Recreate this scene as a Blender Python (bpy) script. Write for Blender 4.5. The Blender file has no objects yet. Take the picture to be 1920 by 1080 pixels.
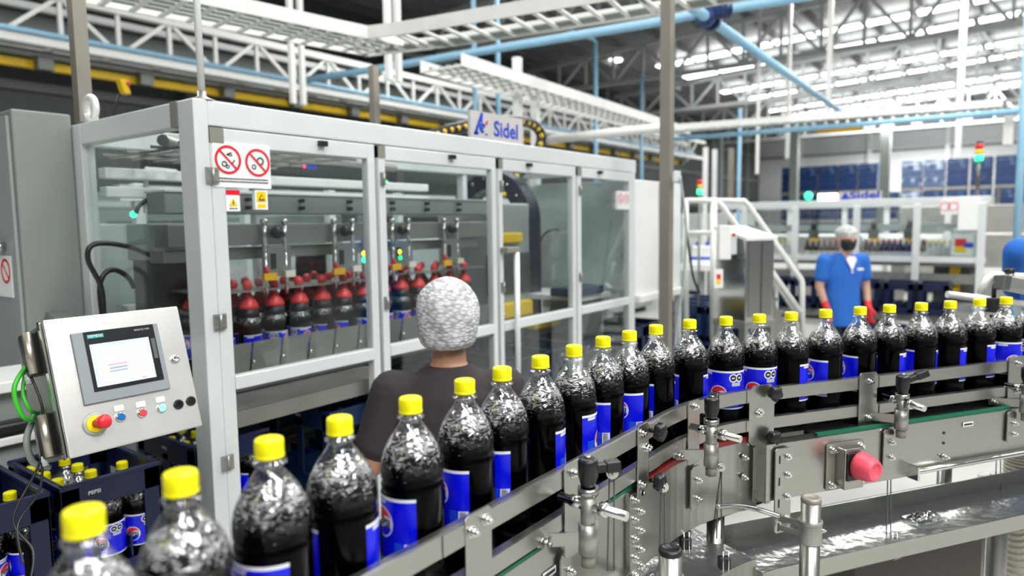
import bpy, bmesh, math, random
from mathutils import Vector, Matrix
R = math.radians
random.seed(7)
S = bpy.context.scene
COL = S.collection

# ------------------------------------------------------------------ camera
# World axes: X runs along the hall (and along the packing machine), Y across it, Z up.
FPX, HC = 1300.0, 1.72
AZ, PITCH, ROLL = R(36.8), math.atan(120/1300.0), R(0.8)
_fh = Vector((math.cos(AZ), math.sin(AZ), 0)); _r0 = Vector((math.sin(AZ), -math.cos(AZ), 0))
CF = _fh*math.cos(PITCH) - Vector((0, 0, 1))*math.sin(PITCH)
_u0 = _r0.cross(CF)
CR = _r0*math.cos(ROLL) - _u0*math.sin(ROLL)
CU = _u0*math.cos(ROLL) + _r0*math.sin(ROLL)
CAM = Vector((0, 0, HC))
cd = bpy.data.cameras.new('camera'); cam = bpy.data.objects.new('camera', cd); COL.objects.link(cam)
m = Matrix((CR, CU, -CF)).transposed().to_4x4(); m.translation = CAM; cam.matrix_world = m
cd.sensor_width = 36; cd.lens = 36*FPX/1920; cd.clip_start = 0.02; cd.clip_end = 200
cd.dof.use_dof = True; cd.dof.focus_distance = 1.45; cd.dof.aperture_fstop = 2.6
S.camera = cam

def ray(x, y): return CF + CR*((x-960)/FPX) + CU*((540-y)/FPX)
def at(x, y, ax, val):
    """point of the world where the sight line through (x, y) meets the plane axis = val"""
    d = ray(x, y); return CAM + d*((val-CAM[ax])/d[ax])
def dp(x, y, dist): return CAM + ray(x, y)*dist

# ------------------------------------------------------------------ world, lights, exposure
W = bpy.data.worlds.new('world'); S.world = W; W.use_nodes = True
bg = W.node_tree.nodes['Background']; bg.inputs[0].default_value = (.86, .95, 1, 1); bg.inputs[1].default_value = 0.13
S.view_settings.view_transform = 'Standard'; S.view_settings.look = 'None'
S.view_settings.exposure = 0.72; S.view_settings.gamma = 1.0; S.view_settings.use_curve_mapping = False
try:
    S.cycles.max_bounces = 7; S.cycles.transparent_max_bounces = 24; S.cycles.sample_clamp_indirect = 6
    S.cycles.caustics_reflective = False; S.cycles.caustics_refractive = False
except Exception: pass
def area(name, loc, sx, sy, power, col=(1, .99, .97), rot=(0, 0, 0)):
    l = bpy.data.lights.new(name, 'AREA'); l.shape = 'RECTANGLE'; l.size = sx; l.size_y = sy; l.energy = power; l.color = col
    o = bpy.data.objects.new(name, l); COL.objects.link(o); o.location = loc; o.rotation_euler = rot; return o
for i, (x, y, p) in enumerate([(-2.5, -3, 420), (1.5, -3.5, 420), (3.2, 2.6, 260), (8, -1, 420), (8.5, 6, 300), (15, 3, 520), (24, 4, 560), (36, 5, 560), (0, 7, 240), (43, 5, 900)]):
    area('roof_fill_lamp', (x, y, 6.0), 1.2, 5.0, p*.53)  # area lamps in place of the roof strips; last one added for the far wall
area('roof_fill_lamp', (38, 3, 7.0), 2, 10, 330, rot=(0, R(-55), 0))  # extra lamp, tilted at the far wall only to brighten it

# ------------------------------------------------------------------ materials
MATS = {}
def mat(name, col, rough=.5, metal=0., var=.06, vscale=8., bump=0., bscale=60., emit=0., ecol=None, spec=.5, coat=0., aniso=False):
    if name in MATS: return MATS[name]
    m = bpy.data.materials.new(name); m.use_nodes = True; nt = m.node_tree; b = nt.nodes['Principled BSDF']
    tc = nt.nodes.new('ShaderNodeTexCoord'); nz = nt.nodes.new('ShaderNodeTexNoise'); nz.inputs['Scale'].default_value = vscale; nz.inputs['Detail'].default_value = 3
    if aniso:
        mp = nt.nodes.new('ShaderNodeMapping'); mp.inputs['Scale'].default_value = (.25, .25, 60)
        nt.links.new(tc.outputs['Object'], mp.inputs[0]); nt.links.new(mp.outputs[0], nz.inputs['Vector'])
    else: nt.links.new(tc.outputs['Object'], nz.inputs['Vector'])
    mx = nt.nodes.new('ShaderNodeMix'); mx.data_type = 'RGBA'
    c = list(col)[:3]
    mx.inputs['A'].default_value = (*[max(0, v*(1-var)) for v in c], 1); mx.inputs['B'].default_value = (*[min(1, v*(1+var)) for v in c], 1)
    nt.links.new(nz.outputs['Fac'], mx.inputs['Factor']); nt.links.new(mx.outputs['Result'], b.inputs['Base Color'])
    mr = nt.nodes.new('ShaderNodeMapRange'); k_ = .05 if aniso else .2; mr.inputs['To Min'].default_value = max(.02, rough*(1-k_)); mr.inputs['To Max'].default_value = min(1, rough*(1+k_))
    nt.links.new(nz.outputs['Fac'], mr.inputs['Value']); nt.links.new(mr.outputs[0], b.inputs['Roughness'])
    b.inputs['Metallic'].default_value = metal; b.inputs['Specular IOR Level'].default_value = spec
    if coat: b.inputs['Coat Weight'].default_value = coat; b.inputs['Coat Roughness'].default_value = .1
    if emit:
        b.inputs['Emission Color'].default_value = (*(ecol or c), 1); b.inputs['Emission Strength'].default_value = emit
    if bump:
        n2 = nt.nodes.new('ShaderNodeTexNoise'); n2.inputs['Scale'].default_value = bscale; n2.inputs['Detail'].default_value = 2
        nt.links.new(tc.outputs['Object'], n2.inputs['Vector'])
        bp = nt.nodes.new('ShaderNodeBump'); bp.inputs['Strength'].default_value = bump; bp.inputs['Distance'].default_value = .01
        nt.links.new(n2.outputs['Fac'], bp.inputs['Height']); nt.links.new(bp.outputs[0], b.inputs['Normal'])
    MATS[name] = m; return m
M_FRAME = mat('anodised_frame', (.78, .82, .82), .38, .25, .03)
M_FRAMEJ = mat('frame_joint_grey', (.28, .28, .24), .5, .3)
M_WHITE = mat('white_paint', (.82, .84, .82), .4)
M_WTRAY = mat('tray_white', (.80, .81, .78), .45, .1, .08)
M_STEEL = mat('stainless_steel', (.43, .43, .40), .28, .95, .05, 3, aniso=True)
M_STEELP = mat('stainless_polished', (.70, .70, .68), .14, 1., .05)
M_STEELM = mat('stainless_matt', (.42, .42, .39), .42, .85, .15, 9, .05, 120)
M_DSTEEL = mat('dark_steel', (.16, .17, .16), .4, .7, .2, 6)
M_GREY = mat('machine_grey', (.38, .42, .41), .42, .15, .05, 3)
M_LGREY = mat('light_grey_sheet', (.62, .66, .66), .4, .1, .04, 3)
M_CAB = mat('cabinet_grey', (.25, .28, .26), .42, .0, .06, 2)
M_BLACK = mat('black_plastic', (.012, .012, .013), .35)
M_DARK = mat('dark_gap', (.02, .022, .022), .7)
M_NAVY = mat('navy_crate', (.004, .010, .050), .38, 0, .25, 9)
M_NAVY2 = mat('blue_crate', (.006, .024, .075), .4, 0, .3, 9)
M_RED = mat('red_plastic', (.75, .02, .035), .35)
M_REDB = mat('red_rubber', (.95, .06, .06), .3, 0, .1)
M_YEL = mat('yellow_cap', (.93, .85, .0), .38, 0, .02, spec=.4)
M_YELM = mat('yellow_paint', (.85, .55, .01), .4, 0, .1)
M_AMBER = mat('amber_tag', (.95, .5, .01), .4)
M_PIPEB = mat('light_blue_pipe', (.30, .55, .75), .4, 0, .1)
M_BLUEF = mat('navy_flange', (.01, .03, .12), .4)
M_GREEN = mat('green_strip', (.0, .13, .065), .4)
M_REDS = mat('red_strip', (.17, .012, .01), .4)
M_PAPER = mat('paper_white', (.86, .87, .86), .6, 0, .02)
M_BROWN = mat('grey_brown_post', (.30, .28, .24), .45, .4)
M_WRED = mat('sign_red', (.78, .01, .03), .4)
M_WBLK = mat('sign_black', (.02, .03, .04), .5)
M_WYEL = mat('sign_yellow', (.92, .62, .0), .4)
M_LOGOB = mat('sign_blue', (.015, .06, .55), .4)
def glow(name, c, s): return mat(name, c, .4, emit=s, ecol=c, var=0)
M_LAMP = glow('lamp_white', (1, 1, .97), 3)
M_LEDG = glow('led_green', (.02, .9, .25), 3)
M_LEDY = glow('led_amber', (1, .75, .02), 2.5)
M_LEDR = glow('led_red', (1, .06, .02), 1.5)

def glassy(name, tint, refl=1., rough=.03, bump=0., bscale=30., base=.03):
    m = bpy.data.materials.new(name); m.use_nodes = True; nt = m.node_tree; nt.nodes.clear()
    out = nt.nodes.new('ShaderNodeOutputMaterial'); tr = nt.nodes.new('ShaderNodeBsdfTransparent'); tr.inputs[0].default_value = (*tint, 1)
    gl = nt.nodes.new('ShaderNodeBsdfGlossy'); gl.inputs['Roughness'].default_value = rough; gl.inputs[0].default_value = (refl, refl, refl, 1)
    mix = nt.nodes.new('ShaderNodeMixShader'); fr = nt.nodes.new('ShaderNodeLayerWeight'); fr.inputs[0].default_value = .5
    pw = nt.nodes.new('ShaderNodeMath'); pw.operation = 'POWER'; pw.inputs[1].default_value = 4.; nt.links.new(fr.outputs['Facing'], pw.inputs[0])
    ad = nt.nodes.new('ShaderNodeMath'); ad.operation = 'MULTIPLY_ADD'; ad.inputs[1].default_value = .85; ad.inputs[2].default_value = base; ad.use_clamp = True
    nt.links.new(pw.outputs[0], ad.inputs[0]); nt.links.new(ad.outputs[0], mix.inputs[0])
    nt.links.new(tr.outputs[0], mix.inputs[1]); nt.links.new(gl.outputs[0], mix.inputs[2]); nt.links.new(mix.outputs[0], out.inputs[0])
    tc = nt.nodes.new('ShaderNodeTexCoord'); nz = nt.nodes.new('ShaderNodeTexNoise'); nz.inputs['Scale'].default_value = bscale; nz.inputs['Detail'].default_value = 2
    nt.links.new(tc.outputs['Object'], nz.inputs['Vector'])
    bp = nt.nodes.new('ShaderNodeBump'); bp.inputs['Strength'].default_value = max(bump, .001); bp.inputs['Distance'].default_value = .01
    nt.links.new(nz.outputs['Fac'], bp.inputs['Height']); nt.links.new(bp.outputs[0], gl.inputs['Normal']); nt.links.new(bp.outputs[0], fr.inputs['Normal'])
    MATS[name] = m; return m
M_GLASS = glassy('clear_panel', (.93, .96, .96), .9, .02, .02, 2., .045)

# ------------------------------------------------------------------ mesh builder
class MB:
    def __init__(s): s.v = []; s.f = []; s.m = []; s.sm = []; s.X = None
    def add(s, vs, fs, mi=0, smooth=False):
        b = len(s.v)
        s.v += [(s.X @ Vector(p)) if s.X else Vector(p) for p in vs]
        for f in fs: s.f.append([b+i for i in f]); s.m.append(mi); s.sm.append(smooth)
        return s
    def box(s, x0, x1, y0, y1, z0, z1, m=0):
        return s.add([(x, y, z) for x in (x0, x1) for y in (y0, y1) for z in (z0, z1)],
            [(0, 1, 3, 2), (4, 6, 7, 5), (0, 4, 5, 1), (2, 3, 7, 6), (0, 2, 6, 4), (1, 5, 7, 3)], m)
    def obox(s, c, a, b, d, m=0):
        c, a, b, d = map(Vector, (c, a, b, d))
        return s.add([c+a*i+b*j+d*k for i in (-1, 1) for j in (-1, 1) for k in (-1, 1)],
            [(0, 1, 3, 2), (4, 6, 7, 5), (0, 4, 5, 1), (2, 3, 7, 6), (0, 2, 6, 4), (1, 5, 7, 3)], m)
    def bar(s, p, q, w, h=None, m=0, up=(0, 0, 1)):
        p, q = Vector(p), Vector(q); h = h or w; d = (q-p); L = d.length; d.normalize()
        u = Vector(up); sd = d.cross(u)
        if sd.length < 1e-4: sd = d.cross(Vector((1, 0, 0)))
        sd.normalize(); u = sd.cross(d)
        return s.obox((p+q)/2, d*L/2, sd*w/2, u*h/2, m)
    def lathe(s, prof, o=(0, 0, 0), ax=(0, 0, 1), n=32, m=0, smooth=True, cap0=False, cap1=False, rf=None):
        o, ax = Vector(o), Vector(ax).normalized(); a = ax.orthogonal().normalized(); 
        if abs(ax.z) > .999: a = Vector((1, 0, 0))
        b = ax.cross(a); vs = []; fs = []
        for r, z in prof:
            for i in range(n):
                t = 2*math.pi*i/n; rr = r*(rf(i, n) if rf else 1); vs.append(o+ax*z+(a*math.cos(t)+b*math.sin(t))*rr)
        for k in range(len(prof)-1):
            for i in range(n):
                j = (i+1) % n; fs.append((k*n+i, k*n+j, (k+1)*n+j, (k+1)*n+i))
        s.add(vs, fs, m, smooth)
        base = len(s.v)-len(vs)
        if cap0: s.f.append([base+i for i in range(n)][::-1]); s.m.append(m); s.sm.append(False)
        if cap1: s.f.append([base+(len(prof)-1)*n+i for i in range(n)]); s.m.append(m); s.sm.append(False)
        return s
    def cyl(s, p, q, r, n=14, m=0, r2=None, rf=None):
        p, q = Vector(p), Vector(q); d = q-p
        return s.lathe([(r, 0), (r if r2 is None else r2, d.length)], p, d, n, m, True, True, True, rf)
    def tube(s, pts, r, n=8, m=0, closed=False):
        pts = [Vector(p) for p in pts]; N = len(pts); vs = []; fs = []; pa = None
        for i, p in enumerate(pts):
            t = (pts[min(i+1, N-1)]-pts[max(i-1, 0)]).normalized()
            if pa is None: a = t.orthogonal().normalized()
            else:
                a = pa - t*pa.dot(t); a.normalize()
            pa = a; b = t.cross(a)
            for k in range(n):
                q = 2*math.pi*k/n; vs.append(p+(a*math.cos(q)+b*math.sin(q))*r)
        for i in range(N-1):
            for k in range(n):
                j = (k+1) % n; fs.append((i*n+k, i*n+j, (i+1)*n+j, (i+1)*n+k))
        s.add(vs, fs, m, True); base = len(s.v)-len(vs)
        s.f.append([base+k for k in range(n)][::-1]); s.m.append(m); s.sm.append(False)
        s.f.append([base+(N-1)*n+k for k in range(n)]); s.m.append(m); s.sm.append(False)
        return s
    def sphere(s, c, r, n=12, m=0, sc=(1, 1, 1)):
        vs = []; fs = []; h = n//2
        c = Vector(c)
        for i in range(1, h):
            for j in range(n):
                a, b = math.pi*i/h, 2*math.pi*j/n
                vs.append(c+Vector((r*sc[0]*math.sin(a)*math.cos(b), r*sc[1]*math.sin(a)*math.sin(b), r*sc[2]*math.cos(a))))
        vs += [c+Vector((0, 0, r*sc[2])), c-Vector((0, 0, r*sc[2]))]; T, B = len(vs)-2, len(vs)-1
        for j in range(n):
            k = (j+1) % n; fs.append((T, j, k)); fs.append((B, (h-2)*n+k, (h-2)*n+j))
            for i in range(h-2): fs.append((i*n+j, (i+1)*n+j, (i+1)*n+k, i*n+k))
        return s.add(vs, fs, m, True)
    def prism(s, pts, o, a, b, th, m=0):
        """outline (x, y) laid in the plane o + a*x + b*y, given a thickness along a x b"""
        o, a, b = Vector(o), Vector(a).normalized(), Vector(b).normalized(); n = a.cross(b); N = len(pts)
        vs = [o+a*x+b*y for x, y in pts]+[o+a*x+b*y+n*th for x, y in pts]
        fs = [list(range(N))[::-1], list(range(N, 2*N))]+[(i, (i+1) % N, N+(i+1) % N, N+i) for i in range(N)]
        return s.add(vs, fs, m)
    def ring(s, o, a, b, r0, r1, th=.001, n=32, m=0, t0=0, t1=2*math.pi):
        """flat ring (or disc when r0 = 0) facing a x b"""
        o, a, b = Vector(o), Vector(a).normalized(), Vector(b).normalized(); nn = a.cross(b); vs = []; fs = []
        full = abs(t1-t0-2*math.pi) < 1e-6; K = n if full else n+1
        for i in range(K):
            t = t0+(t1-t0)*i/n; d = a*math.cos(t)+b*math.sin(t)
            vs += [o+d*r0, o+d*r1, o+d*r1+nn*th, o+d*r0+nn*th]
        for i in range(n):
            j = (i+1) % K
            for q in range(4):
                w = (q+1) % 4; fs.append((i*4+q, i*4+w, j*4+w, j*4+q))
        return s.add(vs, fs, m)
    def bolt(s, p, n, r=.006, h=.006, m=0):
        p, n = Vector(p), Vector(n).normalized()
        s.cyl(p, p+n*h*.25, r*1.35, 12, m); s.cyl(p+n*h*.25, p+n*h, r, 6, m); s.cyl(p+n*h, p+n*h*1.6, r*.5, 8, m); return s
    def build(s, name, mats, parent=None, org=None, bevel=0, local=False, sub=0, smooth_all=False):
        if not isinstance(mats, (list, tuple)): mats = [mats]
        if parent is not None and not local: O = ORG.get(parent.name, Vector((0, 0, 0)))
        elif local: O = Vector((0, 0, 0))
        elif org is not None: O = Vector(org)
        else:
            xs = [p.x for p in s.v]; ys = [p.y for p in s.v]; O = Vector(((min(xs)+max(xs))/2, (min(ys)+max(ys))/2, min(p.z for p in s.v)))
        me = bpy.data.meshes.new(name); me.from_pydata([tuple(p-O) for p in s.v], [], s.f)
        for x in mats: me.materials.append(x)
        me.polygons.foreach_set('material_index', s.m); me.polygons.foreach_set('use_smooth', s.sm)
        bm = bmesh.new(); bm.from_mesh(me); bmesh.ops.recalc_face_normals(bm, faces=bm.faces); bm.to_mesh(me); bm.free()
        me.update()
        o = bpy.data.objects.new(name, me); COL.objects.link(o)
        if parent is not None: o.parent = parent; ORG[o.name] = O
        else: o.location = O; ORG[o.name] = O
        if bevel:
            b = o.modifiers.new('bevel', 'BEVEL'); b.width = bevel; b.segments = 2; b.limit_method = 'ANGLE'
        if sub:
            b = o.modifiers.new('sub', 'SUBSURF'); b.levels = sub; b.render_levels = sub
        return o
ORG = {}
def tag(o, label, cat, group=None, kind=None):
    o['label'] = label; o['category'] = cat
    if group: o['group'] = group
    if kind: o['kind'] = kind
    return o
def thing(name, label, cat, loc=(0, 0, 0), group=None):
    o = bpy.data.objects.new(name, None); COL.objects.link(o); o.location = loc; o.empty_display_size = .05
    ORG[o.name] = Vector(loc); return tag(o, label, cat, group)
def struct(o): o['kind'] = 'structure'; return o
def kids(o): return [c for c in bpy.data.objects if c.parent == o]
def copy_tree(o, loc=None, rz=None, label=None, kid_map=None):
    c = o.copy(); COL.objects.link(c)
    if loc is not None: c.location = loc
    if rz is not None: c.rotation_euler = (c.rotation_euler[0], c.rotation_euler[1], rz)
    if label: c['label'] = label
    for k in (kid_map or kids(o)):
        d = k.copy(); COL.objects.link(d); d.parent = c
        for g in kids(k) if not kid_map else kid_map[k]:
            e = g.copy(); COL.objects.link(e); e.parent = d
    return c
def textpolys(txt, size=1., bold=0.):
    cu = bpy.data.curves.new('t', 'FONT'); cu.body = txt; cu.size = size; cu.align_x = 'CENTER'; cu.align_y = 'CENTER'; cu.resolution_u = 3; cu.offset = bold
    o = bpy.data.objects.new('t', cu); me = o.to_mesh()
    vs = [(v.co.x, v.co.y) for v in me.vertices]; fs = [list(p.vertices) for p in me.polygons]
    o.to_mesh_clear(); bpy.data.objects.remove(o); bpy.data.curves.remove(cu); return vs, fs
def text(mb, txt, size, o, a, b, m=0, sx=1., bold=0., lift=.0008):
    o, a, b = Vector(o), Vector(a).normalized(), Vector(b).normalized(); n = a.cross(b)
    vs, fs = textpolys(txt, size, bold)
    mb.add([o+a*x*sx+b*y+n*lift for x, y in vs], fs, m)
# ------------------------------------------------------------------ the hall
def roofz(y): return 7.35 + .046*(14.6-y)
def corr(name, col, scale, axis='X', rough=.5, dist=.02, metal=.0):
    m = mat(name, col, rough, metal, .08, 1.5); nt = m.node_tree
    tc = nt.nodes.new('ShaderNodeTexCoord'); wv = nt.nodes.new('ShaderNodeTexWave'); wv.bands_direction = axis; wv.inputs['Scale'].default_value = scale; wv.wave_profile = 'SAW' if False else 'SIN'
    bp = nt.nodes.new('ShaderNodeBump'); bp.inputs['Strength'].default_value = .6; bp.inputs['Distance'].default_value = dist
    nt.links.new(tc.outputs['Object'], wv.inputs['Vector']); nt.links.new(wv.outputs['Fac'], bp.inputs['Height']); nt.links.new(bp.outputs[0], nt.nodes['Principled BSDF'].inputs['Normal'])
    return m
M_WALL = corr('dark_wall_sheet', (.085, .10, .097), 2.2, 'X')
M_ROOF = corr('roof_sheet', (.30, .315, .32), 1.6, 'Y', metal=.2)
M_FARW = mat('far_wall_white', (.72, .74, .72), .6, 0, .08, .8)
M_CONC = mat('floor_concrete', (.46, .46, .435), .38, 0, .12, 1.2)
M_LOWW = mat('low_wall_dark', (.035, .045, .04), .6, 0, .5, .8)
M_TRUSS = mat('truss_white', (.64, .67, .67), .5)
M_PURL = mat('purlin_grey', (.20, .21, .21), .5)
XA, XB = -14., 47.
struct(MB().box(XA, XB, -14, 14.6, -.2, 0).build('floor', M_CONC))
w = MB(); w.box(XA, XB, 14.6, 14.8, 2.6, 7.6, 0).box(XA, XB, 14.6, 14.85, 0, 2.6, 1)
for x in range(-10, 47, 6): w.box(x-.13, x+.13, 14.35, 14.6, 0, 7.4, 2)
for z in (2.6, 4.3, 5.9): w.box(XA, XB, 14.5, 14.6, z-.08, z+.08, 2)
struct(w.build('wall_left', [M_WALL, M_LOWW, M_PURL]))
w = MB(); w.box(XB, XB+.2, -14, 14.8, 0, 8.7, 0)
for y in range(-12, 15, 4): w.box(46.75, 47, y-.12, y+.12, 0, 8.0, 1)
for z in (5.75, 6.9): w.box(46.85, 47, -14, 14.6, z-.06, z+.06, 2)
struct(w.build('wall_far', [M_FARW, M_WHITE, M_PURL]))
w = MB(); n0, n1 = roofz(14.8), roofz(-14)
w.add([(XA, 14.8, n0), (XB, 14.8, n0), (XB, -14, n1), (XA, -14, n1), (XA, 14.8, n0+.15), (XB, 14.8, n0+.15), (XB, -14, n1+.15), (XA, -14, n1+.15)],
      [(0, 1, 2, 3), (4, 7, 6, 5), (0, 4, 5, 1), (1, 5, 6, 2), (2, 6, 7, 3), (3, 7, 4, 0)], 0)
y = 13.6
while y > -13:
    z = roofz(y); w.box(XA, XB, y-.04, y+.04, z-.2, z, 1); y -= 1.35
struct(w.build('ceiling', [M_ROOF, M_PURL]))
# roof trusses, each spanning the hall along Y
for k, x in enumerate([7.4, 13.9, 20.4, 26.9, 33.4, 39.9]):
    t = thing('roof_truss', ['white steel roof truss nearest the camera, overhead', 'second white roof truss from the camera, overhead', 'white roof truss just before the nearest bright light strips in view',
        'white roof truss behind the first pair of bright light strips', 'white roof truss behind the second pair of bright light strips', 'farthest white roof truss, by the far white wall'][k], 'roof truss', (x, 14.4, 6.2), 'roof trusses')
    c = MB(); c.bar((x, 14.5, 6.2), (x, -13, 6.2), .13, .13)
    c.build('bottom_chord', M_TRUSS, t)
    c = MB(); c.bar((x, 14.5, roofz(14.5)-.3), (x, -13, roofz(-13)-.3), .13, .13); c.build('top_chord', M_TRUSS, t)
    c = MB(); y = 14.2; i = 0
    while y > -12.5:
        y2 = y-1.05; c.bar((x, y, 6.2), (x, y, roofz(y)-.3), .08)
        if i % 2 == 0: c.bar((x, y, roofz(y)-.3), (x, y2, 6.2), .08)
        else: c.bar((x, y, 6.2), (x, y2, roofz(y2)-.3), .08)
        y = y2; i += 1
    o = c.build('web', M_TRUSS, t)
# bright strips under the roof: rows of light panels along Y
def slab(mb, x0, x1, ya, yb, dz0, dz1, m=0):
    mb.add([(x, y, roofz(y)+d) for x in (x0, x1) for y in (ya, yb) for d in (dz0, dz1)], [(0, 1, 3, 2), (4, 6, 7, 5), (0, 4, 5, 1), (2, 3, 7, 6), (0, 2, 6, 4), (1, 5, 7, 3)], m)
N9 = ['first', 'second', 'third', 'fourth', 'fifth', 'sixth', 'seventh', 'eighth', 'ninth', 'tenth', 'eleventh']
rows = [-5.4, -2.9, 1.0, 3.5, 7.7, 10.2, 17.1, 19.6, 23.7, 26.1, 30.1, 32.5, 36.8, 39.2]
nm = {23.7: 'first', 26.1: 'second', 30.1: 'third', 32.5: 'fourth', 36.8: 'fifth', 39.2: 'sixth'}
for x in rows:
    y = 11.0 if x > 20 else -.5; k = 0
    ylim = -2.5 if x > 20 else -9
    while y > ylim:
        mb = MB(); slab(mb, x-.26, x+.26, y-1.2, y, -.27, -.24)
        o = mb.build('skylight_panel', M_LAMP)
        tag(o, f'bright white roof light panel, {nm[x]} row from the camera, {N9[k]} from its left end' if x in nm else f'bright roof light panel overhead, {N9[rows.index(x)]} row of the roof, {N9[k]} from its left end', 'roof light', 'roof light panels')
        y -= 1.35; k += 1
for i, (px_, py_) in enumerate([(1152, 113), (1355, 200), (1270, 160), (1675, 200)]):
    X0 = (22.49, 34.8, 28.2, 42.9)[i]; p = at(px_, py_, 0, X0)
    t = thing('high_bay_lamp', ['round high bay lamp hanging left of the roof light strips, nearest', 'glowing high bay lamp above the white cable tray', 'small high bay lamp beside the tall grey post', 'small high bay lamp low over the far stacks'][i], 'lamp', p, 'high bay lamps')
    mb = MB(); mb.cyl(p+Vector((0, 0, .02)), p+Vector((0, 0, .16)), .30, 20, 0, .12); mb.cyl(p+Vector((0, 0, .16)), (p.x, p.y, roofz(p.y)-.22), .02, 8); mb.build('housing', M_GREY, t)
    mb = MB(); mb.cyl(p-Vector((0, 0, .02)), p+Vector((0, 0, .02)), .28, 20); mb.build('diffuser', M_LAMP, t)
# grey building columns near the far wall
for i, (pxx, w_) in enumerate([(1490, .36), (1660, .40), (1350, .2)]):
    p = at(pxx, 300, 0, 36.)
    tag(MB().box(p.x-.2, p.x+.2, p.y-w_/2, p.y+w_/2, 0, 6.14).build('steel_column', M_CAB, bevel=.01),
        ['grey steel column between the far stacks, left of the second machine name board', 'wide grey steel column behind the name board of the far machine', 'thin grey column at the left end of the far stacks'][i], 'column')
# stacks of wrapped blue crates against the far wall
M_WRAP = mat('wrapped_crates', (.10, .16, .26), .35, 0, .3, 2)
def stackmat(name, c1, c2, t):
    m = bpy.data.materials.new(name); m.use_nodes = True; nt = m.node_tree; b = nt.nodes['Principled BSDF']
    tc = nt.nodes.new('ShaderNodeTexCoord'); nz = nt.nodes.new('ShaderNodeTexNoise'); nz.inputs['Scale'].default_value = 2.4; nz.inputs['Detail'].default_value = 4
    cr = nt.nodes.new('ShaderNodeValToRGB'); cr.color_ramp.elements[0].position = t; cr.color_ramp.elements[1].position = t+.1
    cr.color_ramp.elements[0].color = (*c1, 1); cr.color_ramp.elements[1].color = (*c2, 1)
    nt.links.new(tc.outputs['Object'], nz.inputs[0]); nt.links.new(nz.outputs[0], cr.inputs[0]); nt.links.new(cr.outputs[0], b.inputs['Base Color']); b.inputs['Roughness'].default_value = .3
    return m
SM = [stackmat('wrap_dark', (.008, .03, .11), (.10, .16, .26), .56), stackmat('wrap_pale', (.06, .10, .20), (.42, .50, .60), .5), stackmat('wrap_navy', (.006, .02, .08), (.03, .07, .17), .5)]
for tier in range(3):
    for i in range(14):
        y = 11.3 - i*1.02; z = tier*1.59
        if tier == 2 and i in (5,): continue
        z0 = z; z1 = z+1.56
        t = thing('crate_stack', f'wrapped pallet stack of blue crates, {["floor", "middle", "top"][tier]} tier, {["leftmost", "second", "third", "fourth", "fifth", "sixth", "seventh", "eighth", "ninth", "tenth", "eleventh", "twelfth", "thirteenth", "last"][i]} from the left by the far wall', 'crates', (42.5, y, z0), 'pallet stacks by the far wall')
        mb = MB(); mb.box(42, 43.1, y-.47, y+.47, z0, z0+.12); mb.build('pallet', M_BROWN, t)
        mb = MB(); k = random.choice((0, 0, 1, 1, 2)) if i > 4 else random.choice((0, 2))
        for q in range(4): mb.box(42+.01*q, 43, y-.46, y+.46, z0+.13+q*.36, z0+.13+q*.36+.345)
        mb.build('crates', SM[k], t, bevel=.02)
# ---- overhead lattice gangway, parallel to the machine at Y = 9
def lat(y0, zl, zu, xa, xb):
    t = thing('lattice_girder', 'long white lattice girder with diagonal webs crossing the dark left wall', 'girder', (xa, y0, zl))
    for nme, z in (('bottom_chord', zl), ('top_chord', zu)): MB().bar((xa, y0, z), (xb, y0, z), .10, .09).build(nme, M_WTRAY, t)
    c = MB(); x = xa+.3; i = 0
    while x < xb-.7:
        c.bar((x, y0, zl), (x, y0, zu), .045)
        if i % 2 == 0: c.bar((x, y0, zu), (x+.63, y0, zl), .045)
        else: c.bar((x, y0, zl), (x+.63, y0, zu), .045)
        x += .63; i += 1
    c.build('web', M_WTRAY, t)
    c = MB()
    for z in (zl, zu): c.bar((xa, y0+.6, z), (xb, y0+.6, z), .09, .08)
    x = xa+.3
    while x < xb: c.bar((x, y0, zl), (x, y0+.6, zl), .04); x += .63
    c.build('far_side', M_TRUSS, t)
    return t
lat(9.0, 3.83, 4.36, -.6, 23)
tag(MB().cyl((-.6, 8.92, 3.905), (22, 8.92, 3.905), .028, 10).build('chord_reflection_tube', M_PIPEB), 'light blue tube added for the blue reflection along the bottom chord of the lattice girder', 'pipe')  # blue tint reflected along the chord, put in as a thin coloured tube
mb = MB(); mb.box(-.6, 22, 9.35, 9.45, 3.60, 3.69)
yb = mb.build('crane_rail', M_YELM); tag(yb, 'yellow rail running below the lattice girder', 'rail')
mb = MB(); x = 1.
while x < 22: mb.box(x, x+.16, 9.2, 9.34, 3.57, 3.74); x += 1.15
mb.bar((-.6, 9.2, 3.74), (22, 9.2, 3.74), .06)
tag(mb.build('rail_hangers', M_DSTEEL), 'dark steel hangers holding the yellow rail', 'bracket')
tag(MB().cyl((-2, 13.2, 4.9), (30, 13.2, 4.9), .32, 18).build('air_duct', M_GREY), 'grey round air duct along the left wall', 'duct')
tag(MB().cyl((-2, 12.9, 6.1), (24, 12.9, 6.1), .2, 14).build('wall_pipe', M_DSTEEL), 'dark round pipe high along the left wall', 'pipe')

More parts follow.
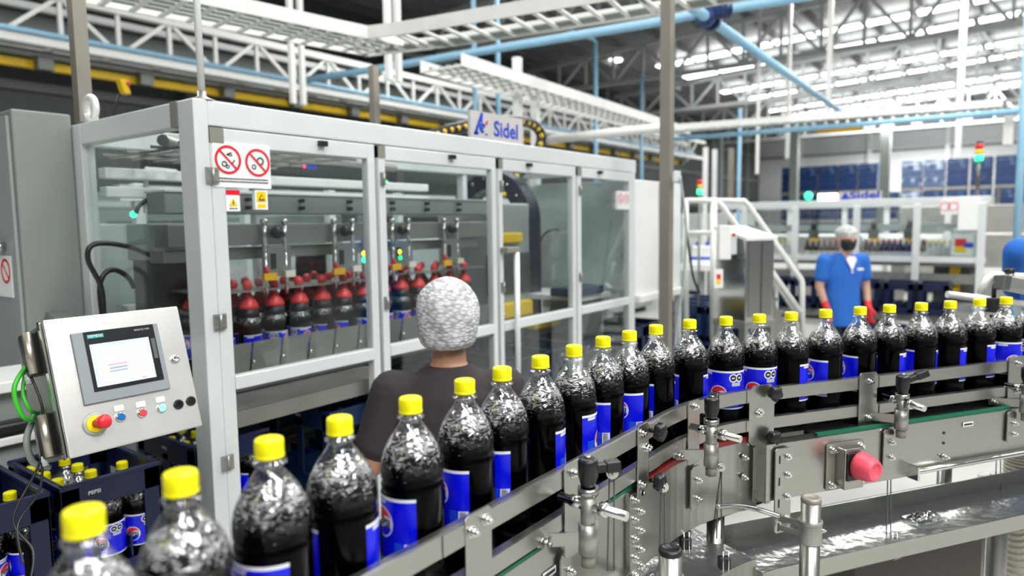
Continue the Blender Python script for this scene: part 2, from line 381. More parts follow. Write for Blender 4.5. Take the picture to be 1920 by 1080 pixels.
# ---- white cable trays at about 3 m
def tray(name, pts, w, h, label, rung=.16, dr=1, cables=True):
    pts = [Vector(p) for p in pts]; t = thing(name, label, 'cable tray', pts[0])
    for sgn, nme in ((0, 'side_rail'), (1, 'side_rail')):
        mb = MB()
        for a, b in zip(pts, pts[1:]):
            d = (b-a).normalized(); sd = Vector((d.y, -d.x, 0))*dr; mb.bar(a-sd*w*sgn-d*.02, b-sd*w*sgn+d*.02, .016, h)
        mb.build(nme, M_WTRAY, t)
    mb = MB()
    for a, b in zip(pts, pts[1:]):
        L = (b-a).length; d = (b-a).normalized(); sd = Vector((d.y, -d.x, 0))*dr; k = 0.
        while k < L: q = a+d*k-Vector((0, 0, h*.4)); mb.bar(q, q-sd*w, .03, .015); k += rung
    o = mb.build('rungs', M_WTRAY, t)
    if cables:
        mb = MB()
        for j in range(4):
            mb.tube([p+Vector((random.uniform(-.02, .02), -0.04, -h*.25)) - Vector(((pts[1]-pts[0]).normalized().y, -(pts[1]-pts[0]).normalized().x, 0))*dr*w*(j+.7)/5.2 for p in pts], .012, 6)
        mb.build('cables', [M_CAB], t)
    return t
zt = 3.02
A0, A1 = at(300, 8, 2, zt), at(740, 92, 2, zt)
d = (A1-A0).normalized(); A00 = A0-d*3
tray('cable_tray', [A00, at(567, 72, 2, zt), at(690, 95, 2, zt), at(817, 80, 2, zt), at(1245, 14, 2, zt), at(1800, -90, 2, zt)], .42, .085, 'white cable tray bending over the machine from upper left to the tall grey post', dr=-1)
B0, B1 = at(792, 126, 2, zt), at(1240, 250, 2, zt)
tray('cable_tray', [B0, B1], .42, .10, 'white cable tray running away behind the machine name board', dr=-1)
tray('cable_tray', [at(1262, 243, 2, zt), at(1870, 198, 2, zt), at(1893, 206, 2, zt)], .22, .085, 'white cable tray spanning the far right in front of the roof strips', dr=-1)
p1 = at(1893, 206, 2, zt)
tag(MB().box(p1.x-.1, p1.x+.1, p1.y-.05, p1.y+.05, p1.z-.42, p1.z+.03).build('tray_drop', M_WTRAY), 'short white vertical tray piece dropping at the right end of the far tray', 'cable tray')
# second level thin rail behind the tray: brownish tube
a, b = at(690, 80, 2, 4.0), at(1120, -15, 2, 4.0)
tag(MB().cyl(a, b, .03, 8).build('conduit_pipe', M_BROWN), 'thin brownish pipe rising to the right behind the white tray', 'pipe')

def pole(x, ytop, ybot, Y, w, m, name, label, cat='post', z0=None, z1=None, rnd=False, axis=1, topz=None):
    a = at(x, ytop, axis, Y); b = at(x, ybot, axis, Y)
    z1_ = a.z if z1 is None else z1; z0_ = b.z if z0 is None else z0
    c = (at(x, (ytop+ybot)/2, axis, Y)); mb = MB()
    if rnd: mb.cyl((c.x, c.y, z0_), (c.x, c.y, z1_), w/2, 12)
    else: mb.box(c.x-w/2, c.x+w/2, c.y-w/2, c.y+w/2, z0_, z1_)
    o = mb.build(name, m); tag(o, label, cat); return o
pole(1250, 20, 600, 1.62, .058, M_BROWN, 'support_post', 'tall grey steel post in front of the right end of the machine, carrying the tray', z0=0, z1=2.99)
pole(149, 0, 190, 3.0, .05, M_BROWN, 'support_post', 'grey square post rising behind the upper left corner of the machine', z0=2.14, z1=4.5)
pole(702, 140, 240, 4.3, .06, M_BROWN, 'support_post', 'short brownish post below the bend of the white tray', z0=0, z1=3.0)
pole(970, 60, 225, 4.0, .07, M_WHITE, 'tray_post', 'left one of two white posts behind the name board', z0=0, z1=3.3)
pole(1003, 60, 225, 4.0, .07, M_WHITE, 'tray_post', 'right one of two white posts behind the name board', z0=0, z1=3.0)
pole(727, 40, 80, 4.6, .05, M_WTRAY, 'hanger_post', 'left one of two white hangers above the tray bend', z0=3.0, z1=roofz(4.6))
pole(745, 40, 80, 4.6, .05, M_WTRAY, 'hanger_post', 'right one of two white hangers above the tray bend', z0=3.0, z1=roofz(4.6))
pole(543, 0, 50, 6.2, .05, M_WTRAY, 'hanger_post', 'left one of two pale hangers above the lattice girder', z0=3.0, z1=roofz(6.2))
pole(562, 0, 50, 6.2, .05, M_WTRAY, 'hanger_post', 'right one of two pale hangers above the lattice girder', z0=3.0, z1=roofz(6.2))
for x, yt, yb_, Y, l in [(889, 0, 215, 5.2, 'light blue vertical pipe dropping behind the left edge of the name board'), (933, 0, 215, 6.2, 'light blue vertical pipe just above the name board'),
        (1117, 80, 290, 7.6, 'light blue vertical pipe with a bend above the right half of the machine'), (1203, 138, 335, 8.5, 'pale green blue vertical pipe right of the bent blue pipe')]:
    a = at(x, yt, 1, Y); pole(x, yt, yb_, Y, .05*Y/4.5, M_PIPEB, 'drop_pipe', l, 'pipe', z0=.8, z1=None if x > 1000 else roofz(Y), rnd=True)
a, b = at(1065, 56, 1, 7.6), at(1117, 80, 1, 7.6); tag(MB().tube([a, b+Vector((-.1, 0, .05)), b], .035, 10).build('pipe_elbow', M_PIPEB), 'light blue sloping pipe joining the bent vertical pipe', 'pipe')
# the big blue pipe with flanges
P0 = at(500, 158, 2, 3.3); P = [at(560, 152, 2, 3.5), at(700, 130, 2, 3.5), at(807, 112, 2, 3.5), at(1240, 40, 2, 3.5), at(1330, 22, 2, 3.5), at(1520, -8, 2, 3.5)]
tag(MB().tube(P, .04, 12).build('water_pipe', M_PIPEB), 'long light blue pipe below the upper cable tray', 'pipe')
q0, q1 = at(1290, 8, 2, 3.45), at(1580, 212, 2, 3.45)
t = thing('water_pipe', 'light blue pipe slanting down to the right before the roof strips', 'pipe', q0)
MB().cyl(q0, q1, .045, 12).build('pipe', M_PIPEB, t)
for f_ in (.055, .075):
    q = q0.lerp(q1, f_); dd = (q1-q0).normalized(); MB().cyl(q, q+dd*.06, .085, 14).build('flange', M_BLUEF, t)
q = at(1352, 17, 2, 3.5); tag(MB().cyl(q-Vector((.05, -.04, 0)), q+Vector((.05, -.04, 0)), .08, 14).build('pipe_valve', M_BLUEF), 'navy flange on the light blue pipe at the tall post top', 'valve')
pole(1387, 125, 372, 4.0, .06, M_PIPEB, 'drop_pipe', 'light blue vertical pipe left of the far machine', 'pipe', z0=.0, z1=3.6, rnd=True)
pole(1371, 240, 372, 4.3, .08, M_BROWN, 'support_post', 'brownish post beside the light blue pipe left of the far machine', z0=0, z1=3.0)
pole(1323, 250, 372, 4.6, .07, M_WHITE, 'tray_post', 'left one of two white posts above the stair rails', z0=0, z1=3.0)
pole(1340, 250, 372, 4.6, .07, M_WHITE, 'tray_post', 'right one of two white posts above the stair rails', z0=0, z1=3.0)
for x, yt, w_, X0, l in [(1478, 0, .06, 14, 'thin white hanger rod through the nearest light strip, left'), (1553, 0, .07, 12, 'thick white hanger rod in front of the roof strips, right'), (1422, 110, .07, 18, 'pale hanger rod above the far tray, left'), (1800, 60, .1, 16, 'pale hanger rod above the far tray, right')]:
    c = at(x, 200, 0, X0); tag(MB().box(c.x-w_/2, c.x+w_/2, c.y-w_/2, c.y+w_/2, 2.9 if x != 1553 else 3.4, roofz(c.y)).build('hanger_rod', M_WTRAY), l, 'rod')
pole(1872, 215, 520, 1.15, .11, M_BROWN, 'support_post', 'grey steel post right of the far machine, under the end of the tray', z0=0, z1=3.0)
pole(1917, 0, 500, 9.5, .08, M_PIPEB, 'drop_pipe', 'light blue vertical pipe at the right edge of the photo', 'pipe', z0=0, z1=6, rnd=True, axis=0)
# thin blue/white lines between tray and far things
a, b = at(1245, 262, 2, 2.9), at(1915, 208, 2, 2.9)
tag(MB().tube([a, b], .035, 10).build('air_pipe', M_PIPEB), 'light blue pipe running under the far white tray', 'pipe')
a, b = at(1530, 244, 2, 2.88), at(1615, 238, 2, 2.88)
tag(MB().cyl(a, b, .05, 10).build('pipe_sleeve', M_AMBER), 'orange sleeve on the pipe under the far white tray', 'pipe')
a, b = at(1030, 262, 2, 2.6), at(1250, 238, 2, 2.6)
tag(MB().cyl(a, b, .045, 10).build('steam_pipe', M_WTRAY), 'pale pipe just above the right half of the machine', 'pipe')
# yellow emergency pull box on a cable, far left
q = dp(231, 163, 4.6); t = thing('pull_switch', 'yellow pull switch with a red knob high behind the machine top left', 'switch', q)
MB().obox(q, (.022, 0, .0), (0, .03, 0), (.014, 0, -.045)).build('housing', M_YELM, t, bevel=.004)
MB().sphere(q+CR*.03+CU*.02, .016).build('knob', M_RED, t)
MB().tube([q-CU*.05-CR*.03, q-CU*.05-CR*.03+Vector((0, .1, -.15)), dp(190, 205, 4.6)], .006, 6).build('cord', M_BLACK, t)
# ------------------------------------------------------------------ packing machine
X0, Y0, X1, Y1 = 1.118, 2.011, 3.99, 2.87
pk = thing('packing_machine', 'long bottle packing machine in a white aluminium guard frame with clear doors', 'machine', (X0, Y0, 0))
def part(mb, name, m, parent=pk, bevel=0, **k): return mb.build(name, m, parent, bevel=bevel, **k)
ZT, ZR = 2.106, 2.03
part(MB().box(X0+.047, X1+.02, Y0, Y0+.06, ZR, ZT), 'top_rail', M_FRAME, bevel=.004)
part(MB().box(X0+.047, X1+.02, Y1-.06, Y1, ZR, ZT), 'top_rail', M_FRAME, bevel=.004)
for x in (X0, X1-.04): part(MB().box(x, x+.05, Y0+.09, Y1-.08, ZR, ZT), 'top_rail', M_FRAME, bevel=.004)
part(MB().box(X0, X0+.047, Y0-.001, Y0+.09, .02, ZT+.001), 'post', M_FRAME, bevel=.004)
part(MB().box(X0, X0+.047, Y1-.08, Y1, .02, ZT), 'post', M_FRAME, bevel=.004)
part(MB().box(X1-.04, X1+.01, Y0, Y0+.06, .02, ZR), 'post', M_FRAME, bevel=.004)
part(MB().box(X1-.04, X1+.01, Y1-.06, Y1, .02, ZR), 'post', M_FRAME, bevel=.004)
for x in (1.86, 2.6, 3.3): part(MB().box(x-.02, x+.02, Y1-.05, Y1, .02, ZR), 'post', M_FRAME, bevel=.004)
for z in (1.93, 1.86): part(MB().box(X0+.06, 2.9, Y1-.12, Y1-.06, z-.02, z+.02), 'rear_bar', M_WHITE, bevel=.004)
# dark joint block at the corner, end panes
part(MB().box(X0-.002, X0+.045, Y0+.09, Y0+.13, ZR-.001, ZT+.002), 'corner_joint', M_FRAMEJ)
part(MB().box(X0+.02, X0+.024, Y0+.09, Y1-.08, .75, ZR), 'end_pane', M_GLASS)
part(MB().box(X1-.015, X1-.011, Y0+.06, Y1-.06, 1.25, ZR), 'end_pane', M_GLASS)
part(MB().box(X0+.05, X1-.05, Y1-.03, Y1-.026, 1.2, ZR), 'rear_pane', M_GLASS)
doors = [(1.166, 1.828), (1.846, 2.575), (2.597, 3.285), (3.303, 3.949)]
sw = [(.045, .035), (.035, .03), (.028, .032), (.04, .026)]
for i, (a, b) in enumerate(doors):
    l, r_ = sw[i]
    mb = MB(); mb.box(a, a+l, Y0, Y0+.035, .12, ZR-.004).box(b-r_, b, Y0, Y0+.035, .12, ZR-.004)
    mb.box(a+l, b-r_, Y0, Y0+.035, ZR-.058, ZR-.004).box(a+l, b-r_, Y0-.004, Y0+.035, 1.206, 1.25).box(a+l, b-r_, Y0, Y0+.035, .12, .17)
    d_ = part(mb, 'door', M_FRAME, bevel=.003)
    part(MB().box(a+l, b-r_, Y0+.014, Y0+.018, 1.25, ZR-.058), 'pane', M_GLASS, d_)
    if i: part(MB().box(a+l, b-r_, Y0+.014, Y0+.018, .17, 1.206), 'pane', M_GLASS, d_)
    mb = MB(); mb.box(a, a+l, Y0-.003, Y0+.02, ZR-.05, ZR-.004)
    part(mb, 'joint_block', M_FRAMEJ, d_)
    if i < 2: part(MB().box(a+.4+.0*i, a+.43, Y0-.02, Y0, ZR-.03, ZR-.012), 'latch', M_BLACK, d_)
    else: part(MB().box(a+.22, a+.25, Y0-.02, Y0, ZR-.03, ZR-.012), 'latch', M_BLACK, d_)
    for z in ((1.88, 1.43, .98) if i == 0 else (1.90, 1.42)):
        x = a if i < 1 else a+l*.5
        mb = MB(); w_ = .02 if i == 0 else .011
        mb.box(x-w_, x+w_, Y0-.009, Y0, z-.024, z+.024); mb.cyl((x, Y0-.011, z-.024), (x, Y0-.011, z+.024), .004, 8)
        for s_ in (-1, 1):
            for t_ in (-1, 1): mb.cyl((x+s_*w_*.6, Y0-.009, z+t_*.016), (x+s_*w_*.6, Y0-.012, z+t_*.016), .0035, 8)
        part(mb, 'hinge', M_STEELM, d_)
    if i == 2:
        mb = MB(); mb.box(a-.0, a+.10, Y0-.045, Y0, 1.585, 1.61); part(mb, 'handle_bracket', M_FRAMEJ, d_, bevel=.003)
        part(MB().cyl((a+.085, Y0-.035, 1.585), (a+.085, Y0-.035, .80), .014, 12).box(a+.08, a+.09, Y0-.035, Y0, .83, .86), 'handle', M_FRAME, d_)
# prohibition and warning signs
def frame_xy(x, z, y=Y0-.002): return (Vector((x, y, z)), Vector((1, 0, 0)), Vector((0, 0, 1)))
SX, SZ = Vector((1, 0, 0)), Vector((0, 0, 1)); SN = Vector((0, -1, 0))
def prohib(mb, c, r, kind):
    mb.ring(c+SN*.001, SX, SZ, r*.84, r, .001, 40, 1)
    if kind == 0:
        mb.ring(c+SN*.001+SX*(-r*.3)-SZ*r*.3, SX, SZ, r*.13, r*.2, .0008, 16, 2); mb.ring(c+SN*.001+SX*(-r*.05)-SZ*r*.48, SX, SZ, r*.08, r*.14, .0008, 14, 2)
        mb.bar(c+SN*.0015+SX*r*.25+SZ*-r*.3, c+SN*.0015+SX*r*.5+SZ*0, r*.06, r*.06, 2); mb.bar(c+SN*.0015+SX*-r*.1+SZ*r*.35, c+SN*.0015+SX*r*.25+SZ*r*.5, r*.09, .001, 2, up=(0, -1, 0))
        mb.bar(c+SN*.0015+SX*r*.25+SZ*r*.5, c+SN*.0015+SX*r*.3+SZ*r*.28, r*.05, .001, 2, up=(0, -1, 0)); mb.bar(c+SN*.0015-SX*r*.1+SZ*r*.35, c+SN*.0015+SX*r*.3+SZ*r*.28, r*.04, .001, 2, up=(0, -1, 0))
    else:
        for (gx, gz, gr) in ((.22, .12, .3), (-.32, -.32, .18)):
            g = c+SX*r*gx+SZ*r*gz+SN*.001; mb.ring(g, SX, SZ, r*gr*.62, r*gr*.85, .0008, 24, 2)
            for k in range(12):
                t = 2*math.pi*k/12; dd = SX*math.cos(t)+SZ*math.sin(t); mb.bar(g+dd*r*gr*.8+SN*.0006, g+dd*r*gr*1.1+SN*.0006, r*gr*.2, .0008, 2, up=(0, -1, 0))
    mb.bar(c+SN*.002+(-SX+SZ)*r*.64, c+SN*.002+(SX-SZ)*r*.64, r*.13, .0008, 1, up=(0, -1, 0))
def small_lines(mb, x, z, w, n, h=.004, m=2):
    k = 0
    for j in range(n):
        xx = x
        while xx < x+w:
            l = random.uniform(.003, .007); mb.box(xx, min(xx+l, x+w), Y0-.0035, Y0-.002, z-j*h*2.2, z-j*h*2.2+h, m); xx += l+.0025
mb = MB(); mb.box(1.172, 1.372, Y0-.002, Y0+.013, 1.846, 1.985, 0)
prohib(mb, Vector((1.222, Y0-.002, 1.931)), .044, 0); prohib(mb, Vector((1.325, Y0-.002, 1.928)), .044, 1)
small_lines(mb, 1.180, 1.871, .18, 2)
text(mb, 'PROHIBIDO', .001, (1.2, Y0-.002, 1.87), SX, SZ, 2) if False else None
sg = part(mb, 'prohibition_sign', [M_PAPER, M_WRED, M_WBLK]); sg['label'] = 'white sign with two red prohibition circles'
def tri(mb, c, r, m): mb.prism([(-r, -r*.8), (r, -r*.8), (0, r*.95)], c, SX, SZ, .0008, m)
mb = MB(); c = Vector((1.232, Y0-.002, 1.80)); mb.box(1.209, 1.256, Y0-.002, Y0+.013, 1.772, 1.838, 0); mb.box(1.209, 1.256, Y0-.003, Y0-.002, 1.823, 1.838, 1)
tri(mb, Vector((1.2325, Y0-.0025, 1.800)), .014, 2); mb.box(1.231, 1.234, Y0-.004, Y0-.0025, 1.793, 1.805, 3); small_lines(mb, 1.220, 1.779, .026, 1, .003, 3)
part(mb, 'warning_sign', [M_PAPER, M_WRED, M_WYEL, M_WBLK])['label'] = 'small white sticker with red band and yellow triangle'
mb = MB(); mb.box(1.310, 1.356, Y0-.002, Y0+.013, 1.778, 1.84, 0); mb.box(1.316, 1.350, Y0-.003, Y0-.002, 1.802, 1.836, 1); tri(mb, Vector((1.333, Y0-.0035, 1.817)), .012, 2); tri(mb, Vector((1.333, Y0-.0045, 1.817)), .007, 1); mb.box(1.318, 1.348, Y0-.003, Y0-.002, 1.784, 1.796, 1)
part(mb, 'warning_sign', [M_PAPER, M_WYEL, M_WBLK])['label'] = 'small yellow warning sticker'
M_PINK = mat('faded_sign_red', (.85, .35, .38), .5)
mb = MB(); mb.box(3.76, 3.915, Y0-.002, Y0+.013, 1.80, 1.91, 0)
prohib(mb, Vector((3.80, Y0-.002, 1.865)), .033, 0); prohib(mb, Vector((3.875, Y0-.002, 1.865)), .033, 1)
part(mb, 'prohibition_sign', [M_PAPER, M_PINK, M_PINK])['label'] = 'faded white sign with two pale red circles'
# name board
t = thing('name_board', 'grey name board reading Sidel standing on the machine top rail', 'sign', (2.6, Y0+.03, ZT))
part(MB().box(2.405, 2.80, Y0+.005, Y0+.02, ZT, 2.228), 'board', mat('board_grey', (.56, .55, .54), .5), t)
mb = MB(); cz = 2.168; f0 = Vector((2.405, Y0+.005, ZT))
text(mb, 'Sidel', .098, (2.665, Y0+.004, 2.158), SX, SZ, 0, sx=1.05, bold=.002)
mb.prism([(0, 0), (.018, 0), (.052, .062), (.060, .045), (.066, .098), (.052, .098)], (2.425, Y0+.0035, 2.125), SX, SZ, .001, 0)
mb.prism([(.0, .0), (.03, 0), (.034, .012), (.012, .012)], (2.425, Y0+.0035, 2.123), SX, SZ, .001, 0)
mb.ring((2.487, Y0+.0032, 2.155), SX, SZ, .010, .022, .001, 24, 0, R(20), R(300)); mb.ring((2.487, Y0+.003, 2.155), SX, SZ, 0, .006, .001, 14, 0)
mb.prism([(0, 0), (.012, 0), (.022, .018), (.008, .018)], (2.507, Y0+.0035, 2.172), SX, SZ, .001, 1); mb.box(2.508, 2.522, Y0+.002, Y0+.0045, 2.126, 2.132, 0)
part(mb, 'lettering', [M_LOGOB, M_WRED], t)
# energy chain: black with yellow dots
def chain(pts, n, sub=8):
    P = []
    for i in range(len(pts)-1):
        p0, p1, p2, p3 = pts[max(i-1, 0)], pts[i], pts[i+1], pts[min(i+2, len(pts)-1)]
        for k in range(sub):
            s = k/sub; P.append(.5*((2*p1)+(p2-p0)*s+(2*p0-5*p1+4*p2-p3)*s*s+(3*p1-p0-3*p2+p3)*s**3))
    P.append(pts[-1]); return P
def cam_off(p, e): return p+(CAM-p).normalized()*e
pts = [at(x, y, 1, 2.75) for x, y in [(790, 262), (830, 248), (865, 239), (900, 232), (950, 226), (990, 230), (1010, 243), (1015, 262), (1005, 290), (985, 312), (965, 335), (945, 365)]]
P = chain(pts, 0, 16)
ec = thing('energy_chain', 'black cable chain with yellow dots looping over the machine behind the name board', 'cable', pts[0])
part(MB().tube(P, .036, 8), 'chain', M_BLACK, ec)
mb = MB(); L = 0; last = P[0]; acc = 0
for a, b in zip(P, P[1:]):
    acc += (b-a).length
    if acc > .058: mb.sphere(cam_off(b, .034), .019, 8); acc = 0
o = part(mb, 'yellow_marks', M_YELM, ec)
# machine inside: beam with gripper units
bm_ = thing('lifting_beam', 'grey lifting beam carrying the gripper units inside the packing machine', 'machine part', (2.1, 2.42, 1.65))
part(MB().box(1.2, 2.98, 2.37, 2.50, 1.772, 1.846), 'beam', M_GREY, bm_, bevel=.004)
part(MB().box(1.2, 2.95, 2.36, 2.46, 1.655, 1.735).box(1.2, 2.9, 2.40, 2.5, 1.60, 1.645), 'lower_beam', M_STEELM, bm_, bevel=.004)
part(MB().box(1.2, 2.98, 2.365, 2.51, 1.846, 1.852), 'beam_cap', M_WHITE, bm_)
for px_ in (465, 565, 655, 735, 800, 860):
    p = at(px_, 385, 1, 2.36); mb = MB()
    for dz in (0, -.03): mb.cyl((p.x, 2.345, 1.825+dz), (p.x, 2.375, 1.825+dz), .008, 10)
    part(mb, 'bolt_pair', M_BLACK, bm_)
M_TAGW = mat('tag_cream', (.85, .78, .66), .5)
for k, (xa, xb) in enumerate([(495, 533), (626, 660), (735, 765), (832, 856)]):
    a, b = at(xa, 420, 1, 2.34).x, at(xb, 420, 1, 2.34).x
    ex = (b-a); mb = MB()
    u = part(MB().box(a-.012, b+.02, 2.335, 2.345, 1.53, 1.65), 'gripper_plate', M_STEELM, bm_)
    mb = MB()
    for x in (a, b): mb.cyl((x, 2.34, 1.63), (x, 2.34, 1.745), .009, 10); mb.cyl((x, 2.34, 1.735), (x, 2.34, 1.752), .014, 10); mb.cyl((x, 2.34, 1.46), (x, 2.34, 1.63), .006, 8)
    part(mb, 'plunger', M_STEELP, u)
    part(MB().sphere(((a+b)/2+.003, 2.33, 1.70), .025, 12), 'knob', M_BLACK, u)
    part(MB().box(a-.022, a+.034, 2.32, 2.335, 1.518, 1.545), 'tag', M_AMBER, u); part(MB().box(b-.016, b+.028, 2.32, 2.335, 1.525, 1.55), 'tag', M_TAGW, u)
    part(MB().cyl((a-.005, 2.33, 1.545), (a-.005, 2.33, 1.57), .008, 10), 'button', M_RED, u)
    part(MB().box(a+.02, a+.04, 2.33, 2.335, 1.56, 1.62), 'slot', M_DARK, u)
# red grippers
rowsY = (2.40, 2.50, 2.60)
gx0, gdx, gn = 1.40, .1155, 13
gp = thing('bottle_gripper', 'gripper plate with rows of red bell grippers over the bottles in the machine', 'gripper head', (gx0, 2.4, 1.42))
part(MB().box(gx0-.06, gx0+.72, 2.35, 2.65, 1.478, 1.484).box(gx0+.76, gx0+gdx*gn, 2.35, 2.65, 1.49, 1.496), 'plate', M_STEELM, gp)
first = None
for j, y in enumerate(rowsY):
    for i in range(gn):
        x = gx0+i*gdx
        if first is None:
            mb = MB(); mb.lathe([(.037, 1.411), (.0365, 1.422), (.030, 1.437), (.018, 1.452), (.010, 1.480), (.012, 1.484), (.018, 1.492), (.016, 1.51), (.006, 1.52)], (x, y, 0), n=20, cap0=True, cap1=True)
            mb.lathe([(.0375, 1.378), (.0385, 1.384), (.0375, 1.411), (.030, 1.4125)], (x, y, 0), n=20, m=1); first = part(mb, 'gripper_bell', [M_REDB, M_BLACK], gp); bell0 = first
        else:
            c = bell0.copy(); COL.objects.link(c); c.location = (x-gx0, y-rowsY[0], 0.0 if i < 7 else .008)
# chute
ch = thing('bottle_chute', 'grey slanted bottle guide plates in front of the gripped bottles', 'chute', (2.2, 2.3, 1.15))
for i in range(13):
    x = 1.33+i*.128; mb = MB(); mb.X = None
    mb.obox((x+.062, 2.305, 1.243), (.0605, 0, 0), (0, .003, 0), (0, -.012, .055)); part(mb, 'guide_plate', M_STEELM, ch, bevel=.001)
mb = MB()
for i in range(14): mb.sphere((1.33+i*.128, 2.292, 1.225), .008, 8)
part(mb, 'bolts', M_STEELP, ch); part(MB().box(1.3, 3.05, 2.30, 2.75, 1.12, 1.145), 'bed', M_DSTEEL, ch)
for x in (1.35, 2.2, 3.0): part(MB().box(x-.02, x+.02, 2.5, 2.56, .0, 1.12), 'leg', M_DSTEEL, ch)
# arch
t = thing('drive_arch', 'tall black arch shaped drive guard with bolts inside the machine', 'machine part', (3.62, 2.85, 1.2))
mb = MB(); C0 = Vector((3.62, 2.86, 1.74)); n = 26; ro, ri = .33, .21
ang = [math.pi*k/n for k in range(n+1)]
outer = [(ro*math.cos(a), ro*math.sin(a)*1.0) for a in ang]; inner = [(ri*math.cos(a), ri*math.sin(a)) for a in ang]
outer = [(ro, -.62)]+outer+[(-ro, -.62)]; inner = [(ri, -.62)]+inner+[(-ri, -.62)]
vs = []
for (p, q) in zip(outer, inner):
    for x in (3.58, 3.70): vs += [(x, C0.y+p[0], C0.z+p[1]), (x, C0.y+q[0], C0.z+q[1])]
fs = []
for k in range(len(outer)-1):
    b = k*4; e = b+4; fs += [(b, e, e+1, b+1), (b+2, b+3, e+3, e+2), (b, b+2, e+2, e), (b+1, e+1, e+3, b+3)]
fs += [(0, 1, 3, 2), tuple((len(outer)-1)*4+i for i in (0, 2, 3, 1))]
mb.add(vs, fs); part(mb, 'arch', mat('arch_black', (.015, .02, .035), .25, .2), t)
mb = MB()
for k in range(0, n+1, 3): a = ang[k]; mb.sphere((3.575, C0.y+.28*math.cos(a), C0.z+.28*math.sin(a)), .009, 8)
for z in (-.15, -.3, -.45, -.6):
    for s_ in (-1, 1):
        for e_ in (-.035, .035): mb.sphere((3.575, C0.y+s_*(.27+e_), C0.z+z), .009, 8)
part(mb, 'bolts', M_STEELP, t)
part(MB().box(3.66, 3.69, C0.y-.21, C0.y+.21, 1.12, C0.z), 'inner_sheet', M_GREY, t)
part(MB().box(3.5, 3.8, C0.y-.42, C0.y+.40, 1.06, 1.125), 'foot', M_YELM, t, bevel=.01)
part(MB().box(3.55, 3.75, C0.y-.4, C0.y+.38, 0, 1.06), 'stand', M_DSTEEL, t)
t = thing('drive_housing', 'grey motor housing with yellow marks between the lifting beam and the arch', 'machine part', (3.2, 2.5, 1.2))
part(MB().box(3.02, 3.42, 2.42, 2.8, 1.15, 1.84), 'housing', M_GREY, t, bevel=.01)
part(MB().box(3.05, 3.30, 2.38, 2.42, 1.61, 1.67), 'yellow_cover', M_YELM, t, bevel=.01)
part(MB().box(3.04, 3.38, 2.37, 2.42, 1.18, 1.27), 'yellow_base', M_YELM, t, bevel=.01)
part(MB().box(3.0, 3.4, 2.405, 2.42, 1.32, 1.55), 'dark_recess', M_DSTEEL, t)
part(MB().box(3.05, 3.4, 2.45, 2.8, 0, 1.15), 'stand', M_DSTEEL, t)
# status lamps on thin stems
for px_, l in ((683, 'left'), (745, 'right')):
    p = at(px_, 468, 1, 2.345); t = thing('status_lamp', f'amber and green status lamps on a gripper unit, {l} one of two', 'lamp', (p.x, 2.345, 1.54), 'status lamps on the grippers')
    part(MB().cyl((p.x, 2.33, 1.60), (p.x, 2.35, 1.60), .011, 12), 'amber_light', M_LEDY, t); part(MB().cyl((p.x, 2.33, 1.572), (p.x, 2.35, 1.572), .012, 12), 'green_light', M_LEDG, t)
    part(MB().box(p.x-.004, p.x+.004, 2.35, 2.36, 1.50, 1.66), 'stem', M_STEELM, t)
# grey box, hoses at the left end
t = thing('servo_box', 'grey box with a green lamp behind the left end pane of the machine', 'machine part', (1.5, 2.62, 1.4))
part(MB().box(1.26, 1.50, 2.62, 2.80, 1.60, 1.74), 'box', M_GREY, t, bevel=.006); part(MB().box(1.27, 1.42, 2.64, 2.78, 0, 1.60), 'column', M_DSTEEL, t)
part(MB().sphere(at(250, 402, 1, 2.62), .012, 10), 'green_light', M_LEDG, t)
h = [at(x, y, 1, 2.55) for x, y in [(195, 600), (190, 540), (166, 490), (170, 462), (200, 456), (245, 464), (285, 480)]]
tag(part(MB().tube(chain(h, 0), .009, 8), 'hose', M_BLACK, None), 'black hose looping behind the left end pane, upper one', 'hose')
h = [at(x, y, 1, 2.57) for x, y in [(195, 610), (187, 545), (195, 515), (215, 506), (240, 520), (252, 540)]]
tag(part(MB().tube(chain(h, 0), .009, 8), 'hose', M_BLACK, None), 'black hose looping behind the left end pane, lower one', 'hose')
h = [at(x, y, 1, 2.5) for x, y in [(255, 400), (262, 385), (285, 372), (325, 366)]]
tag(part(MB().tube(chain(h, 0), .008, 8), 'hose', M_BLACK, None), 'thin black hose arching over the grey box in the machine end', 'hose')
h = [at(x, y, 1, 2.8) for x, y in [(274, 400), (274, 325), (282, 318), (330, 322)]]
tag(part(MB().tube(chain(h, 0), .010, 8), 'bent_pipe', M_WHITE, None), 'white bent pipe at the rear of the machine end', 'pipe')
# cable basket under the top at the left end
mb = MB()
for k in range(9): mb.bar((1.2+k*.08, 2.2, 1.985+.01*(k % 2)), (1.2+k*.08, 2.75, 1.985), .008)
for y in (2.2, 2.38, 2.56, 2.74): mb.bar((1.17, y, 1.995), (1.9, y, 1.985), .01)
mb.tube([(1.17, 2.3, 2.01), (1.4, 2.5, 2.0), (1.8, 2.45, 2.01), (2.4, 2.5, 2.0)], .02, 8)
tag(mb.build('cable_basket', M_STEELM), 'wire cable basket just under the top left of the machine', 'cable basket')
